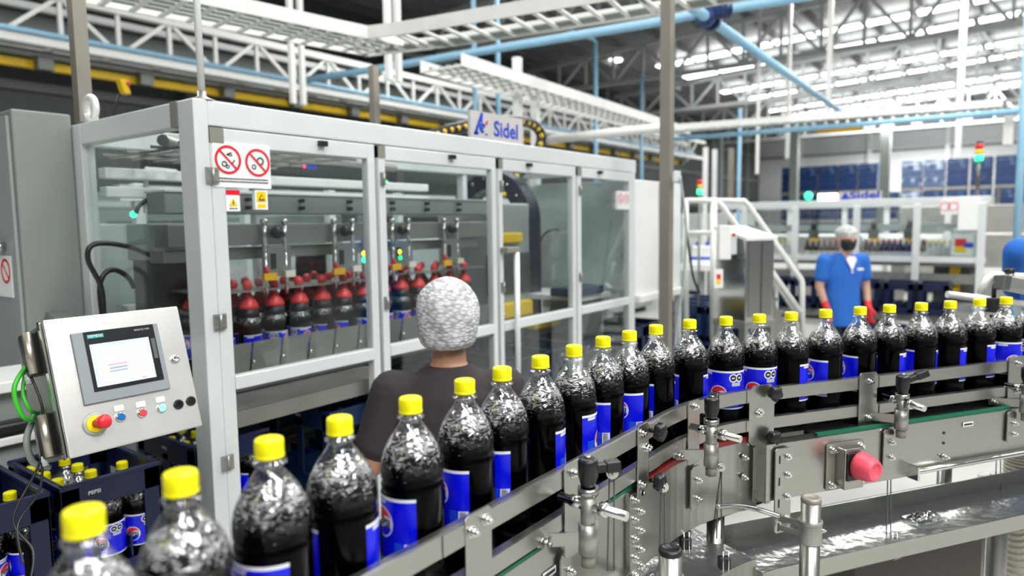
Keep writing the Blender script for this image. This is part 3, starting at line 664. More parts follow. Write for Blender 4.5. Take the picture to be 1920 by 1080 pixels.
# side and back sheets that close the machine below
t = thing('crate_conveyor', 'steel roller conveyor carrying blue crates under the packing machine', 'conveyor', (1.5, 2.27, 0))
part(MB().box(-1.5, 4.9, 2.045, 2.065, .60, .70), 'side_beam', M_STEELM, t); part(MB().box(-1.5, 4.9, 2.475, 2.495, .60, .70), 'side_beam', M_STEELM, t)
mb = MB(); x = -1.48
while x < 4.9: mb.cyl((x, 2.065, .672), (x, 2.475, .672), .024, 12); x += .058
ro_ = part(mb, 'rollers', M_STEEL, t); ro_['kind'] = 'stuff'
for x in (-.3, .5, 1.6, 2.6, 3.6, 4.6): part(MB().box(x-.02, x+.02, 2.07, 2.11, 0, .62), 'leg', M_STEELM, t); part(MB().box(x-.02, x+.02, 2.43, 2.47, 0, .62), 'leg', M_STEELM, t)
t = thing('rear_table', 'grey steel beams and sheets below the middle rail of the machine', 'machine part', (2.5, 2.7, 0))
part(MB().box(1.2, 3.9, 2.66, 2.68, .2, 1.10), 'back_sheet', M_DSTEEL, t)
part(MB().box(1.2, 2.9, 2.54, 2.66, 1.02, 1.11), 'beam', M_GREY, t, bevel=.005)
part(MB().box(1.2, 3.9, 2.57, 2.65, .80, .85), 'beam', M_STEELM, t, bevel=.005)
part(MB().box(1.25, 2.0, 2.08, 2.5, 1.10, 1.115).box(1.25, 2.0, 2.075, 2.085, 1.06, 1.115), 'drip_sheet', M_STEELM, t)
for x in (1.25, 2.5, 3.85): part(MB().box(x-.03, x+.03, 2.68, 2.74, 0, 1.1), 'leg', M_DSTEEL, t)
M_WOOD = mat('tan_sheet', (.42, .34, .19), .6)
tag(MB().box(3.0, 3.3, 2.55, 2.57, .2, 1.1).build('tan_sheet', M_WOOD), 'tan coloured board below the rail in the right half of the machine', 'board')
# white cabinets at the right end
t = thing('white_cabinet', 'white sheet metal cabinet closing the right end of the machine', 'cabinet', (4.4, 2.4, 0))
part(MB().box(X1+.03, 4.74, Y0+.01, Y1, 1.25, 1.99), 'body', M_WHITE, t, bevel=.006)
part(MB().box(X1+.03, 4.76, Y0-.03, Y1, 1.205, 1.25), 'ledge', M_WHITE, t, bevel=.004)
part(MB().box(4.70, 4.74, Y0, Y0+.04, 0, 1.205), 'leg', M_FRAME, t); part(MB().box(4.70, 4.74, Y1-.04, Y1, 0, 1.205), 'leg', M_FRAME, t)
part(MB().box(X1+.03, 4.74, Y1-.3, Y1-.28, .1, 1.2), 'back_sheet', M_LGREY, t)
part(MB().box(4.36, 4.365, Y0+.003, Y0+.012, 1.26, 1.98), 'seam', M_LGREY, t)
# white flanged pole on the machine corner, ring bolt
p = at(380, 178, 1, Y0+.03)
t = thing('corner_pole', 'white pole on a round flange standing on the machine corner', 'pole', (p.x, Y0+.035, ZT))
part(MB().cyl((p.x, Y0+.035, ZT+.012), (p.x, Y0+.035, 3.0), .0105, 12), 'pole', M_WHITE, t)
part(MB().lathe([(.038, 0), (.038, .004), (.022, .010), (.013, .016), (.013, .03)], (p.x, Y0+.035, ZT), n=20, cap0=True, cap1=True), 'flange', M_STEELM, t)
part(MB().box(X0+.01, X0+.16, Y0+.01, Y0+.055, ZT, ZT+.004), 'base_plate', M_STEELM, t)
p = Vector((X0+.03, Y1-.11, ZT)); mb = MB(); tt = [p+Vector((0, .038*math.cos(a), .055+.038*math.sin(a))) for a in [2*math.pi*k/20-.5 for k in range(20)]]
mb.tube(tt+[tt[0]], .013, 10); mb.cyl(p, p+Vector((0, 0, .03)), .022, 14)
tag(mb.build('lifting_eye', M_WTRAY), 'white lifting ring on the upper left corner of the machine', 'ring')
# rear equipment seen through the panes
t = thing('rear_machine', 'pale machine frames standing behind the packing machine', 'machine', (3.0, 4.0, 0))
for x in (1.7, 2.3, 2.9, 3.5, 4.2, 5.0): part(MB().box(x-.025, x+.025, 3.6, 3.65, 0, 1.95), 'post', M_WHITE, t)
for z in (1.9, 1.3): part(MB().box(1.6, 5.2, 3.59, 3.66, z-.04, z+.04), 'rail', M_WHITE, t)
for i, (xa, xb, za, zb, m_) in enumerate([(1.5, 2.4, .0, 1.75, M_LGREY), (2.5, 3.4, 0, 1.55, M_LGREY), (3.6, 4.9, 0, 1.6, M_LGREY), (2.7, 3.1, 1.3, 1.8, M_GREY)]):
    part(MB().box(xa, xb, 3.75, 4.5, za, zb), 'cabinet', m_, t, bevel=.01)
part(MB().sphere(at(722, 343, 1, 3.58), .02, 10), 'green_light', M_LEDG, t)
p = at(580, 313, 1, 3.55); t = thing('sensor', 'blue sensor with an orange light behind the door of the machine', 'sensor', p)
part(MB().box(p.x-.04, p.x+.04, p.y-.02, p.y+.02, p.z-.012, p.z+.012), 'body', M_LOGOB, t); part(MB().sphere(p-Vector((.045, .01, 0)), .01, 8), 'light', M_LEDR, t)
h = [at(x, y, 1, 2.6) for x, y in [(1013, 520), (1010, 470), (1020, 440), (1045, 430), (1070, 445), (1078, 500)]]
tag(part(MB().tube(chain(h, 0), .008, 8), 'cable_loop', M_BLACK, None), 'black cable loop behind the third door of the machine', 'cable')
t = thing('small_table', 'navy tray on a pale table behind the right doors of the machine', 'table', (3.6, 2.3, 1.2))
p = at(1070, 540, 1, 2.3)
part(MB().box(3.55, 3.93, 2.15, 2.7, 1.25, 1.28), 'top', M_WHITE, t); part(MB().box(3.45, 3.8, 2.12, 2.3, 1.285, 1.335), 'tray', M_NAVY2, t, bevel=.01); part(MB().box(3.9, 3.93, 2.2, 2.6, 0, 1.25), 'stand', M_GREY, t)
# ------------------------------------------------------------------ bottle
RB, HB = .0445, .295
M_LBLUE = mat('label_blue', (.0, .004, .72), .35, 0, .01); M_LWHITE = mat('label_white', (.80, .82, .85), .5, 0, .02)
M_LCYAN = mat('label_print_cyan', (.02, .16, .62), .5, 0); M_LRED = mat('label_red', (.85, .02, .03), .4); M_LBLK = mat('label_black', (.01, .01, .015), .5); M_LGR = mat('label_silver', (.45, .48, .55), .4)
def bottle_mats():
    # clear shell: transparent with fresnel gloss, crumpled relief on the shoulder
    m = glassy('bottle_shell', (.97, .98, .98), 1., .02, .9, 30, .03); nt = m.node_tree
    tc = nt.nodes.new('ShaderNodeTexCoord'); sp = nt.nodes.new('ShaderNodeSeparateXYZ'); nt.links.new(tc.outputs['Object'], sp.inputs[0])
    mr = nt.nodes.new('ShaderNodeMapRange'); mr.inputs['From Min'].default_value = .17; mr.inputs['From Max'].default_value = .21; mr.inputs['To Min'].default_value = .003; mr.inputs['To Max'].default_value = .45
    nt.links.new(sp.outputs['Z'], mr.inputs['Value'])
    mp = nt.nodes.new('ShaderNodeMapping'); mp.inputs['Scale'].default_value = (1, 1, 1.8); nt.links.new(tc.outputs['Object'], mp.inputs[0])
    for n in nt.nodes:
        if n.bl_idname == 'ShaderNodeBump': nt.links.new(mr.outputs[0], n.inputs['Strength'])
        if n.bl_idname == 'ShaderNodeTexNoise': nt.links.new(mp.outputs[0], n.inputs['Vector']); n.inputs['Distortion'].default_value = 1.2
    ad = [n for n in nt.nodes if n.bl_idname == 'ShaderNodeMath' and n.operation == 'MULTIPLY_ADD'][0]
    m4 = nt.nodes.new('ShaderNodeMapRange'); m4.inputs['From Min'].default_value = .19; m4.inputs['From Max'].default_value = .235; m4.inputs['To Min'].default_value = .004; m4.inputs['To Max'].default_value = .17
    nt.links.new(sp.outputs['Z'], m4.inputs['Value']); nt.links.new(m4.outputs[0], ad.inputs[2]); ad.inputs[1].default_value = .30
    # liquid: near black cola, glossy, pale streaks of foam and reflected light painted near its surface
    m2 = bpy.data.materials.new('cola'); m2.use_nodes = True; nt = m2.node_tree; b = nt.nodes['Principled BSDF']
    b.inputs['Roughness'].default_value = .12; b.inputs['Specular IOR Level'].default_value = .03
    tc = nt.nodes.new('ShaderNodeTexCoord'); sp = nt.nodes.new('ShaderNodeSeparateXYZ'); nt.links.new(tc.outputs['Object'], sp.inputs[0])
    nz = nt.nodes.new('ShaderNodeTexNoise'); nz.inputs['Scale'].default_value = 88; nz.inputs['Detail'].default_value = 3; nz.inputs['Distortion'].default_value = 1.6
    mp = nt.nodes.new('ShaderNodeMapping'); mp.inputs['Scale'].default_value = (1, 1, 2.2); nt.links.new(tc.outputs['Object'], mp.inputs[0]); nt.links.new(mp.outputs[0], nz.inputs['Vector'])
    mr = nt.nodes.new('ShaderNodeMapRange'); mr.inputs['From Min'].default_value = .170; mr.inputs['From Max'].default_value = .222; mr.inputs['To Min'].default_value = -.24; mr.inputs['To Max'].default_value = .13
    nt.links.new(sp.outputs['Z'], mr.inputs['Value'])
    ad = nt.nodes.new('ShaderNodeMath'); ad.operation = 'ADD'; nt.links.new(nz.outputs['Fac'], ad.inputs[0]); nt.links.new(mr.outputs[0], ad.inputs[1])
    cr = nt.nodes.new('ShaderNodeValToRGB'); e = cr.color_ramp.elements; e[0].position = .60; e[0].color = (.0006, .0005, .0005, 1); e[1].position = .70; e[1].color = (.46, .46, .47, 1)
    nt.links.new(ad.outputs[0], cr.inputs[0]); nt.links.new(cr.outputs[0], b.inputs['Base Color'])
    bp = nt.nodes.new('ShaderNodeBump'); bp.inputs['Distance'].default_value = .01
    m3 = nt.nodes.new('ShaderNodeMapRange'); m3.inputs['From Min'].default_value = .17; m3.inputs['From Max'].default_value = .2; m3.inputs['To Min'].default_value = .002; m3.inputs['To Max'].default_value = .6
    nt.links.new(sp.outputs['Z'], m3.inputs['Value']); nt.links.new(m3.outputs[0], bp.inputs['Strength']); nt.links.new(nz.outputs['Fac'], bp.inputs['Height']); nt.links.new(bp.outputs[0], b.inputs['Normal'])
    return m, m2
M_SHELL, M_COLA = bottle_mats()
def label_mesh():
    mb = MB(); r = .0440; A = R(280)
    zb, zt = .072, .166; n = 44
    def P(s, z, e): # s in metres along the label from its left edge, seen from outside
        a = -s/r; return ((r+e)*math.cos(a+R(0)), -(r+e)*math.sin(a)*-1, z) if False else ((r+e)*math.cos(a), (r+e)*-math.sin(a), z)
    Lt = A*r
    def strip(s0, s1, f0, f1, e, m, k=None):
        k = k or max(1, int((s1-s0)/.0015)); vs = []; fs = []
        for i in range(k+1):
            s = s0+(s1-s0)*i/k; vs += [P(s, f0(s), e), P(s, f1(s), e)]
        for i in range(k): b = i*2; fs.append((b, b+2, b+3, b+1))
        mb.add(vs, fs, m, True)
    c = lambda v: (lambda s: v)
    strip(0, Lt, c(zb), c(zt), 0, 0, n)
    strip(0, Lt, c(zt-.0045), c(zt), .00015, 1, n); strip(0, Lt, c(zb), c(zb+.003), .00015, 1, n)
    def logo(s0, z0, R_):
        circ = lambda s, q: math.sqrt(max(0, q*q-(s-s0)**2))
        strip(s0-R_, s0+R_, lambda s: z0-circ(s, R_), lambda s: z0+circ(s, R_), .0002, 1)
        q = R_*.9; wv = lambda s: .0026*math.sin((s-s0)/q*math.pi)
        strip(s0-q, s0+q, lambda s: min(z0+circ(s, q), max(z0-circ(s, q), z0+.0066+wv(s))), lambda s: z0+circ(s, q), .0004, 2)
        strip(s0-q, s0+q, lambda s: z0-circ(s, q), lambda s: max(z0-circ(s, q), min(z0+circ(s, q), z0-.0075+wv(s))), .0004, 0)
        vs, fs = textpolys('PEPSI', .0150, .0005); mb.add([P(s0+x*1.0, z0+y-.0006, .0006) for x, y in vs], fs, 3)
    def txt(t, s0, z0, size, m, sx=1., bold=0.):
        vs, fs = textpolys(t, size, bold); mb.add([P(s0+x*sx, z0+y, .0005) for x, y in vs], fs, m)
    def bars(s0, z0, w, h):
        strip(s0-.0015, s0+w+.0015, c(z0-.0015), c(z0+h+.001), .0002, 1); x = s0
        while x < s0+w-.001:
            k = random.choice((.0004, .0007, .001)); strip(x, x+k, c(z0), c(z0+h), .0004, 3, 1); x += k+random.choice((.0005, .0008, .001))
    logo(.054, .1085, .0215); logo(.160, .1295, .0215)
    # rosette of two black seals on a white disc
    s0 = .098; circ = lambda s, q, o: math.sqrt(max(0, q*q-(s-o)**2))
    for o in (s0-.0085, s0+.0085): strip(o-.0105, o+.0105, lambda s: .149-circ(s, .0105, o), lambda s: .149+circ(s, .0105, o), .0002, 1)
    strip(s0-.012, s0+.012, c(.129), c(.1375), .0002, 5)
    for o in (s0-.0085, s0+.0085):
        strip(o-.0075, o+.0075, lambda s: .149-min(.0075, .0107-abs(s-o)), lambda s: .149+min(.0075, .0107-abs(s-o)), .0004, 3)
        strip(o-.0035, o+.0035, c(.1475), c(.1505), .0006, 1, 3)
    # pointed white tab with RETORNABLE at the top, print block and bar code near the right edge
    strip(.128, .170, lambda s: .1555+max(0, (s-.166)*2), c(.162), .0003, 1); txt('RETORNABLE', .149, .1602, .0065, 0)
    strip(.012, .036, c(.1555), c(.162), .0003, 1); txt('RETORNABLE', .024, .160, .0040, 0)
    for k in range(7):
        z = .081+k*.0036; x = .183
        while x < .1945: l = random.uniform(.0015, .0035); strip(x, min(x+l, .196), c(z), c(z+.0018), .0002, 4, 1); x += l+.0007
    bars(.199, .079, .0125, .024)
    for k in range(9):
        z = .084+k*.0036; strip(.012, .032-random.uniform(0, .006), c(z), c(z+.0015), .0002, 4, 4)
    return mb
def make_bottle(loc=(0, 0, 0)):
    t = thing('cola_bottle', 'cola bottle', 'bottle', (0, 0, 0))
    prof = [(.001, .006), (.026, .006), (.034, .0), (.040, .002), (.0435, .010), (RB, .022), (RB, .048), (.0425, .0525), (.0425, .056), (RB, .061), (.0438, .067), (.0436, .170), (RB, .173), (RB, .176), (.0422, .1795), (.0422, .182), (RB, .186),
            (.0445, .194), (.0438, .203), (.0418, .213), (.0385, .2225), (.034, .232), (.0285, .241), (.0225, .2495), (.0172, .257), (.0148, .262), (.0142, .2655), (.0187, .2668), (.0187, .2688), (.0140, .2702), (.0135, .285)]
    sh = MB().lathe(prof, n=40).build('shell', M_SHELL, t, local=True)
    lv = .2315
    lp = [(max(r-.0012, .0005), z+.001) for r, z in prof if z < lv] + [(.0325, lv), (.001, lv)]
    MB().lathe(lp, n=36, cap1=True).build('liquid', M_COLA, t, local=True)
    cp = MB(); cp.lathe([(.0158, .2735), (.0163, .2738), (.0163, .2765), (.0157, .2768), (.0160, .2778), (.0160, .2915), (.0152, .2940), (.0135, .295), (.0005, .295)], n=72, rf=lambda i, n: 1.0 if i % 2 else .985)
    cp.build('cap', M_YEL, t, local=True)
    label_mesh().build('label_sleeve', [M_LBLUE, M_LWHITE, M_LRED, M_LBLK, M_LCYAN, M_LGR], t, local=True)
    return t
BOT = make_bottle(); BKIDS = {k: [] for k in kids(BOT)}
BOT_USED = [False]
def bottle(x, y, z, gap_deg, label, group, tilt=None):
    """gap_deg: where the bare strip between the label's ends points, as an angle about the vertical"""
    # label starts at local angle 0 and runs to +280 deg; bare strip centre at -40 deg
    rz = R(gap_deg+40)
    if not BOT_USED[0]: BOT_USED[0] = True; o = BOT; o.location = (x, y, z); o.rotation_euler.z = rz; o['label'] = label
    else: o = copy_tree(BOT, (x, y, z), rz, label, BKIDS)
    o['group'] = group; return o
ZBELT = 1.19
caps = [(.236, .634), (.33, .653), (.443, .675), (.545, .678), (.665, .675), (.79, .684), (.893, .691), (1.008, .693), (1.133, .7), (1.251, .702), (1.35, .692), (1.46, .681), (1.582, .65), (1.674, .589), (1.762, .54), (1.844, .484), (1.943, .424), (2.048, .36), (2.138, .303), (2.228, .237), (2.316, .175), (2.417, .111), (2.505, .050), (2.6, -.012)]
# bearing of the camera from the bottle is atan2(-y, -x); side: angle of the bare strip from that bearing (positive = towards the right in the photo)
gaps = [170, -120, 60, -3, 45, 45, 55, -5, -20, 60, 82, 35, 8, -131, -125, -8, 52, 38, 0, 24, 0, -8, -75, 180]
ords = ['first', 'second', 'third', 'fourth', 'fifth', 'sixth', 'seventh', 'eighth', 'ninth', 'tenth', 'eleventh', 'twelfth', 'thirteenth', 'fourteenth', 'fifteenth', 'sixteenth', 'seventeenth', 'eighteenth', 'nineteenth', 'twentieth', 'twenty-first', 'twenty-second', 'twenty-third', 'last']
for i, ((x, y), g) in enumerate(zip(caps, gaps)):
    sh_ = 1.427-(.555*x+.832*y)
    if sh_ > 0 and x > 1.62: x += .555*sh_; y += .832*sh_
    b = math.degrees(math.atan2(-y, -x))
    extra = 'nearest the camera, cut off by the lower left edge' if i == 0 else ('cut off by the right edge of the photo' if i == 23 else f'{ords[i]} in the row from the camera')
    bottle(x, y, ZBELT, b+g, f'yellow-capped cola bottle on the conveyor, {extra}', 'cola bottles in line on the steel conveyor')
# bottles hanging in the grippers
rn = {0: 'front', 1: 'middle', 2: 'rear'}
for j, y in enumerate(rowsY):
    for i in range(gn):
        x = gx0+i*gdx; b = math.degrees(math.atan2(-y, -x))
        bottle(x, y, 1.146 if i < 7 else 1.152, b+random.choice((60, -70, 150, 180)), f'cola bottle in a red gripper, {rn[j]} row, {ords[i]} from the left', 'cola bottles hanging in the red grippers')
# ------------------------------------------------------------------ bottle conveyor: straight, bend to the right, straight
YA, SX1, RA = .612, 1.380, .6
TURN = math.atan2(.555, .832); SARC = RA*TURN
CA = Vector((SX1, YA-RA, 0))
PB0 = CA+Vector((math.sin(TURN), math.cos(TURN), 0))*RA; DB = Vector((math.cos(TURN), -math.sin(TURN), 0))
def path(s, d=0., z=0.):
    if s <= SX1: p = Vector((s, YA+d, 0)); t = Vector((1, 0, 0))
    elif s < SX1+SARC:
        a = (s-SX1)/RA; p = CA+Vector((math.sin(a), math.cos(a), 0))*(RA+d); t = Vector((math.cos(a), -math.sin(a), 0))
    else:
        n = Vector((math.sin(TURN), math.cos(TURN), 0)); p = PB0+DB*(s-SX1-SARC)+n*d; t = DB.copy()
    p.z = z; return p, t
def srange(s0, s1, st=.03):
    n = max(1, int(math.ceil((s1-s0)/st))); return [s0+(s1-s0)*i/n for i in range(n+1)]
def ribbon(mb, s0, s1, d0, d1, z0, z1, m=0, st=.03):
    ss = srange(s0, s1, st); vs = []; fs = []
    for s in ss: vs += [path(s, d0, z0)[0], path(s, d1, z0)[0], path(s, d1, z1)[0], path(s, d0, z1)[0]]
    for i in range(len(ss)-1):
        for q in range(4): w = (q+1) % 4; fs.append((i*4+q, (i+1)*4+q, (i+1)*4+w, i*4+w))
    e = (len(ss)-1)*4; fs += [(0, 1, 2, 3), (e+3, e+2, e+1, e)]
    mb.add(vs, fs, m, False); return mb
def s_at(x, y, z, d=0.):
    """arc length where the point seen at (x, y) lies on the line offset d at height z"""
    p = at(x, y, 2, z); best = min(srange(-.2, 3.6, .004), key=lambda s: (path(s, d)[0]-Vector((p.x, p.y, 0))).length); return best
def s_px(x, z, d=0.):
    def err(s):
        p, _ = path(s, d, z); v = p-CAM; return abs(960+FPX*v.dot(CR)/v.dot(CF)-x) if v.dot(CF) > .1 else 1e9
    return min(srange(-.2, 4.5, .003), key=err)
SE = 3.9
cv = thing('bottle_conveyor', 'stainless steel bottle conveyor curving to the right with two bar guide rails', 'conveyor', (1.2, .65, 0))
def cp(mb, name, m, parent=None, bevel=0):
    if name == 'bolts':          # every bolt is a part of its own
        for k in range(len(mb.v)//52):
            q = MB(); q.v = mb.v[k*52:(k+1)*52]; q.f = [[i-k*52 for i in f] for f in mb.f[k*32:(k+1)*32]]; q.m = mb.m[k*32:(k+1)*32]; q.sm = mb.sm[k*32:(k+1)*32]
            o = q.build('bolt', m, parent or cv)
        return o
    return mb.build(name, m, parent or cv, bevel=bevel)
Z0R, UZ, LZ = 1.19, (1.276, 1.308), (1.204, 1.233)
for (z0, z1) in (UZ, LZ):
    mb = MB(); ribbon(mb, -.1, SE, 0, .004, z0, z1); ribbon(mb, -.1, SE, .004, .016, z0, z0+.003); ribbon(mb, -.1, SE, .004, .016, z1-.003, z1)
    cp(mb, 'guide_rail', M_STEEL, bevel=.0006)
    if z0 < 1.25: mb = MB(); ribbon(mb, -.1, SE, .148, .152, z0, z1); cp(mb, 'far_guide_rail', M_STEEL, bevel=.0006)
    # overlap sleeves where two rail lengths meet
    for x in (830, 1215, 1400, 1648): s = s_px(x, z1); cp(ribbon(MB(), s, s+.055, -.0025, 0, z0+.001, z1-.001), 'rail_joint', M_STEEL, bevel=.0005)
mb = MB(); ribbon(mb, -.1, SE, .026, .138, Z0R-.012, Z0R)
cp(mb, 'belt', M_BLACK)
cp(ribbon(MB(), -.1, SE, .140, .146, Z0R, 1.285), 'far_guide_panel', M_BLACK)
mb = MB()
for s in srange(-.1, SE, .0381):
    a, t = path(s, .027, Z0R+.0004); b, _ = path(s, .137, Z0R+.0004); mb.bar(a, b, .002, .0008)
o = cp(mb, 'belt_links', M_DSTEEL); o['kind'] = 'stuff'
SJ1, SJ2 = s_px(1178, 1.12, .012), s_px(1418, 1.10, .012)
mb = MB(); ribbon(mb, -.1, SJ1, .014, .018, 1.02, Z0R-.006); ribbon(mb, -.1, SJ1, .0, .018, 1.02, 1.024); cp(mb, 'side_panel', M_STEEL)
mb = MB(); ribbon(mb, SJ1, SJ2, .010, .014, 1.00, Z0R-.010); cp(mb, 'curved_side_panel', M_STEEL)
mb = MB(); ribbon(mb, -.1, SE, .150, .154, 1.0, Z0R-.006); cp(mb, 'far_side_panel', M_STEELM)
mb = MB(); ribbon(mb, -.1, SJ1+.03, .012, .026, Z0R-.006, Z0R+.001); cp(mb, 'wear_strip', M_GREEN)['label'] = 'green wear strip'
mb = MB(); ribbon(mb, SJ1+.03, SJ2+.03, .004, .026, Z0R-.012, Z0R-.001); cp(mb, 'wear_strip', M_REDS)['label'] = 'dark red wear strip on the bend'
SB0 = s_px(1436, 1.12, -.035)
mb = MB(); ribbon(mb, SB0, SE, -.036, -.032, 1.035, Z0R-.012); ribbon(mb, SB0, SB0+.17, -.036, .0, Z0R-.015, Z0R-.012); mb.add([], [])
ribbon(mb, SB0, SB0+.004, -.036, .02, 1.03, Z0R-.012); cp(mb, 'side_panel', M_STEEL, bevel=.001)
mb = MB(); ribbon(mb, SB0+.16, SE, -.032, -.020, Z0R-.012, Z0R-.004); cp(mb, 'wear_strip', M_GREEN)['label'] = 'green wear strip'
mb = MB(); ribbon(mb, SB0+.17, SE, -.02, .026, Z0R-.022, Z0R-.012); cp(mb, 'edge_links', M_BLACK)
def frame(s, d, z): p, t = path(s, d, z); n = Vector((t.y, -t.x, 0)); return p, t, n     # n points to the camera side
def plate(s, d, z0, z1, hw, th=.003, name='bracket_plate', m=None, ch=.006, bolts=(), mm=None, skew=0.):
    p, t, n = frame(s, d, 0); mb = MB(); w = hw
    pts = [(-w+ch, z0), (w-ch, z0), (w, z0+ch), (w, z1-ch), (w-ch, z1), (-w+ch, z1), (-w, z1-ch), (-w, z0+ch)]
    mb.prism(pts, p, t, (0, 0, 1), th)
    o = cp(mb, name, m or M_STEEL, bevel=.0007)
    if bolts:
        b = MB()
        for (u, z) in bolts: b.bolt(p+t*u+Vector((0, 0, z))+n*th, n, .0065, .008)
        cp(b, 'bolts', M_STEELP, o)
    return o, p, t, n
# bracket plates that hold the two guide rails: photo columns of their centres
plate(s_px(893, 1.29), -.001, 1.155, 1.318, .029, bolts=[(-.016, 1.293), (.014, 1.300), (.014, 1.19)])
plate(s_px(1071, 1.29), -.001, 1.150, 1.316, .026, bolts=[(.0, 1.296), (.0, 1.18)])
plate(s_px(1203, 1.29), -.001, 1.165, 1.316, .024, bolts=[(-.012, 1.300), (-.014, 1.195), (.014, 1.265), (.008, 1.262)])
plate(s_px(1299, 1.28), -.001, 1.165, 1.314, .024, bolts=[(.0, 1.300), (.0, 1.185)])
plate(s_px(1427, 1.28), -.001, 1.168, 1.318, .038, ch=.012, bolts=[(-.012, 1.247), (-.006, 1.252)])
plate(s_px(1626, 1.28), -.001, 1.172, 1.320, .030, bolts=[(.004, 1.296), (.0, 1.20)])
plate(s_px(1903, 1.28), -.001, 1.172, 1.320, .032, bolts=[(.002, 1.300), (.0, 1.22)])
def star_knob(s, z, hw=0., q=1.3):
    p, t, n = frame(s, -.004, z); mb = MB(); mb.cyl(p, p+n*.014, .005, 8); a = p+n*.012
    mb.lathe([(.006*q, 0), (.0145*q, .003), (.0150*q, .012*q), (.010*q, .016*q), (.002, .017*q)], a, n, 30, 0, True, True, True, rf=lambda i, k: 1.0 if (i//3) % 2 else .84)
    return cp(mb, 'star_knob', M_BLACK)
s3 = s_px(1216, 1.28); star_knob(s3, 1.295); star_knob(s3, 1.19)
s5 = s_px(1440, 1.28); star_knob(s5, 1.300); star_knob(s5, 1.188)
for x in (1184, 1409): # small clips beside the knobs
    p, t, n = frame(s_px(x, 1.22), .0, 1.255); MB
def clamp(s, ztop, zbot, dd, lever, rod=.13, zrod=None, span=.0):
    """rail clamp: cross rod through an upright sleeve with a lever on top"""
    p, t, n = frame(s, 0, 0); zrod = zrod or (ztop*.62+zbot*.38)
    c = p+n*dd+t*span; k = cp(MB().cyl(c+Vector((0, 0, zbot)), c+Vector((0, 0, ztop)), .0125, 18), 'rail_clamp', M_STEELM)
    mb = MB(); mb.cyl(c+Vector((0, 0, ztop-.012)), c+Vector((0, 0, ztop)), .017, 18); cp(mb, 'collar', M_STEEL, k)
    mb = MB(); mb.cyl(c+Vector((0, 0, zbot-.006)), c+Vector((0, 0, zbot+.046)), .0165, 18); mb.cyl(c+Vector((0, 0, zbot-.028)), c+Vector((0, 0, zbot)), .012, 18, 1); cp(mb, 'sleeve', [M_STEELM, M_BROWN], k)
    mb = MB(); a = p+Vector((0, 0, zrod)); b = c+n*(rod-dd)+Vector((0, 0, zrod-.004)); mb.cyl(a, b, .0078, 16); q = a.lerp(b, .62); mb.cyl(q, q+(b-a).normalized()*.012, .0115, 16); q = a.lerp(b, .18); mb.cyl(q, q+(b-a).normalized()*.02, .010, 14)
    cp(mb, 'cross_rod', M_STEELP, k)
    mb = MB(); T = c+Vector((0, 0, ztop)); mb.lathe([(.010, 0), (.012, .004), (.0165, .02), (.0165, .044), (.013, .048), (.004, .049)], T, (0, 0, 1), 24, 0, True, True, True)
    L = Vector(lever); mb.bar(T+Vector((0, 0, .03)), T+Vector((0, 0, .03))+L*.6, .016, .014); mb.bar(T+Vector((0, 0, .03))+L*.55, T+Vector((0, 0, .03))+L, .020, .018)
    cp(mb, 'lever', M_BLACK, k, bevel=.002); mb = MB(); mb.cyl(T+Vector((0, 0, .048)), T+Vector((0, 0, .053)), .006, 10); cp(mb, 'lever_screw', M_STEELP, k)
    # arm back to the conveyor side
    mb = MB(); e = p+n*(-.012)+t*(-.05)+Vector((0, 0, zbot+.016)); mb.bar(c+Vector((0, 0, zbot+.02)), e, .006, .022)
    mb.bolt(e+n*.012, n, .007, .01); cp(mb, 'arm', M_STEEL, k)
    return k
def cl_from(x, yt, yb, dd, lever, rod, zr_px=None):
    s = s_px(x, 1.2, -dd); q = frame(s, -dd, 0)[0]
    def zat(y):
        lo, hi = .6, 1.7
        for _ in range(30):
            m_ = (lo+hi)/2; v = Vector((q.x, q.y, m_))-CAM; yy = 540-FPX*v.dot(CU)/v.dot(CF)
            if yy > y: lo = m_
            else: hi = m_
        return lo
    return clamp(s, zat(yt), zat(yb), dd, lever, rod, zat(zr_px) if zr_px else None)
cl_from(1103, 913, 1030, .055, tuple(CR*.052+CF*.01+Vector((0, 0, .004))), .125, 945)
cl_from(1333, 785, 868, .055, tuple(CF*.02+CR*.012+Vector((0, 0, .022))), .125, 808)
cl_from(1690, 738, 800, .06, tuple(CR*.062+Vector((0, 0, .026))), .125, 752)
cl_from(1925, 720, 770, .06, tuple(CR*.05+Vector((0, 0, .02))), .125, 730)
# clips on the side panel that carry the clamps (folded plates with two bolts)
for (x, z0, z1, d) in [(1060, 1.03, 1.155, .008), (1302, 1.05, 1.155, .004), (1664, 1.075, 1.175, -.040), (1894, 1.085, 1.175, -.040)]:
    s = s_px(x, 1.1, d); plate(s, d, z0, z1, .017, .004, 'fold_plate', M_STEEL, bolts=[(.008, z1-.035), (.008, z0+.025)])
# splice plate with two bolt columns where the bend begins, and the plate at its end
s = s_px(1190, 1.1, .008); z = [1.165, 1.125, 1.085, 1.045, 1.01]
plate(s, .008, .965, 1.178, .026, .004, 'splice_plate', M_STEEL, bolts=[(-.013, a) for a in z]+[(.013, a+.008) for a in z])
s = s_px(1424, 1.1, -.0); plate(s, .002, 1.02, 1.168, .020, .004, 'splice_plate', M_STEEL, bolts=[(.003, a) for a in (1.15, 1.10, 1.045)])
s = s_px(1397, 1.1, .0); p, t, n = frame(s, .006, 0); mb = MB()
for a in (1.14, 1.09): mb.bolt(p+Vector((0, 0, a)), n, .006, .01)
cp(mb, 'bolts', M_STEELP)
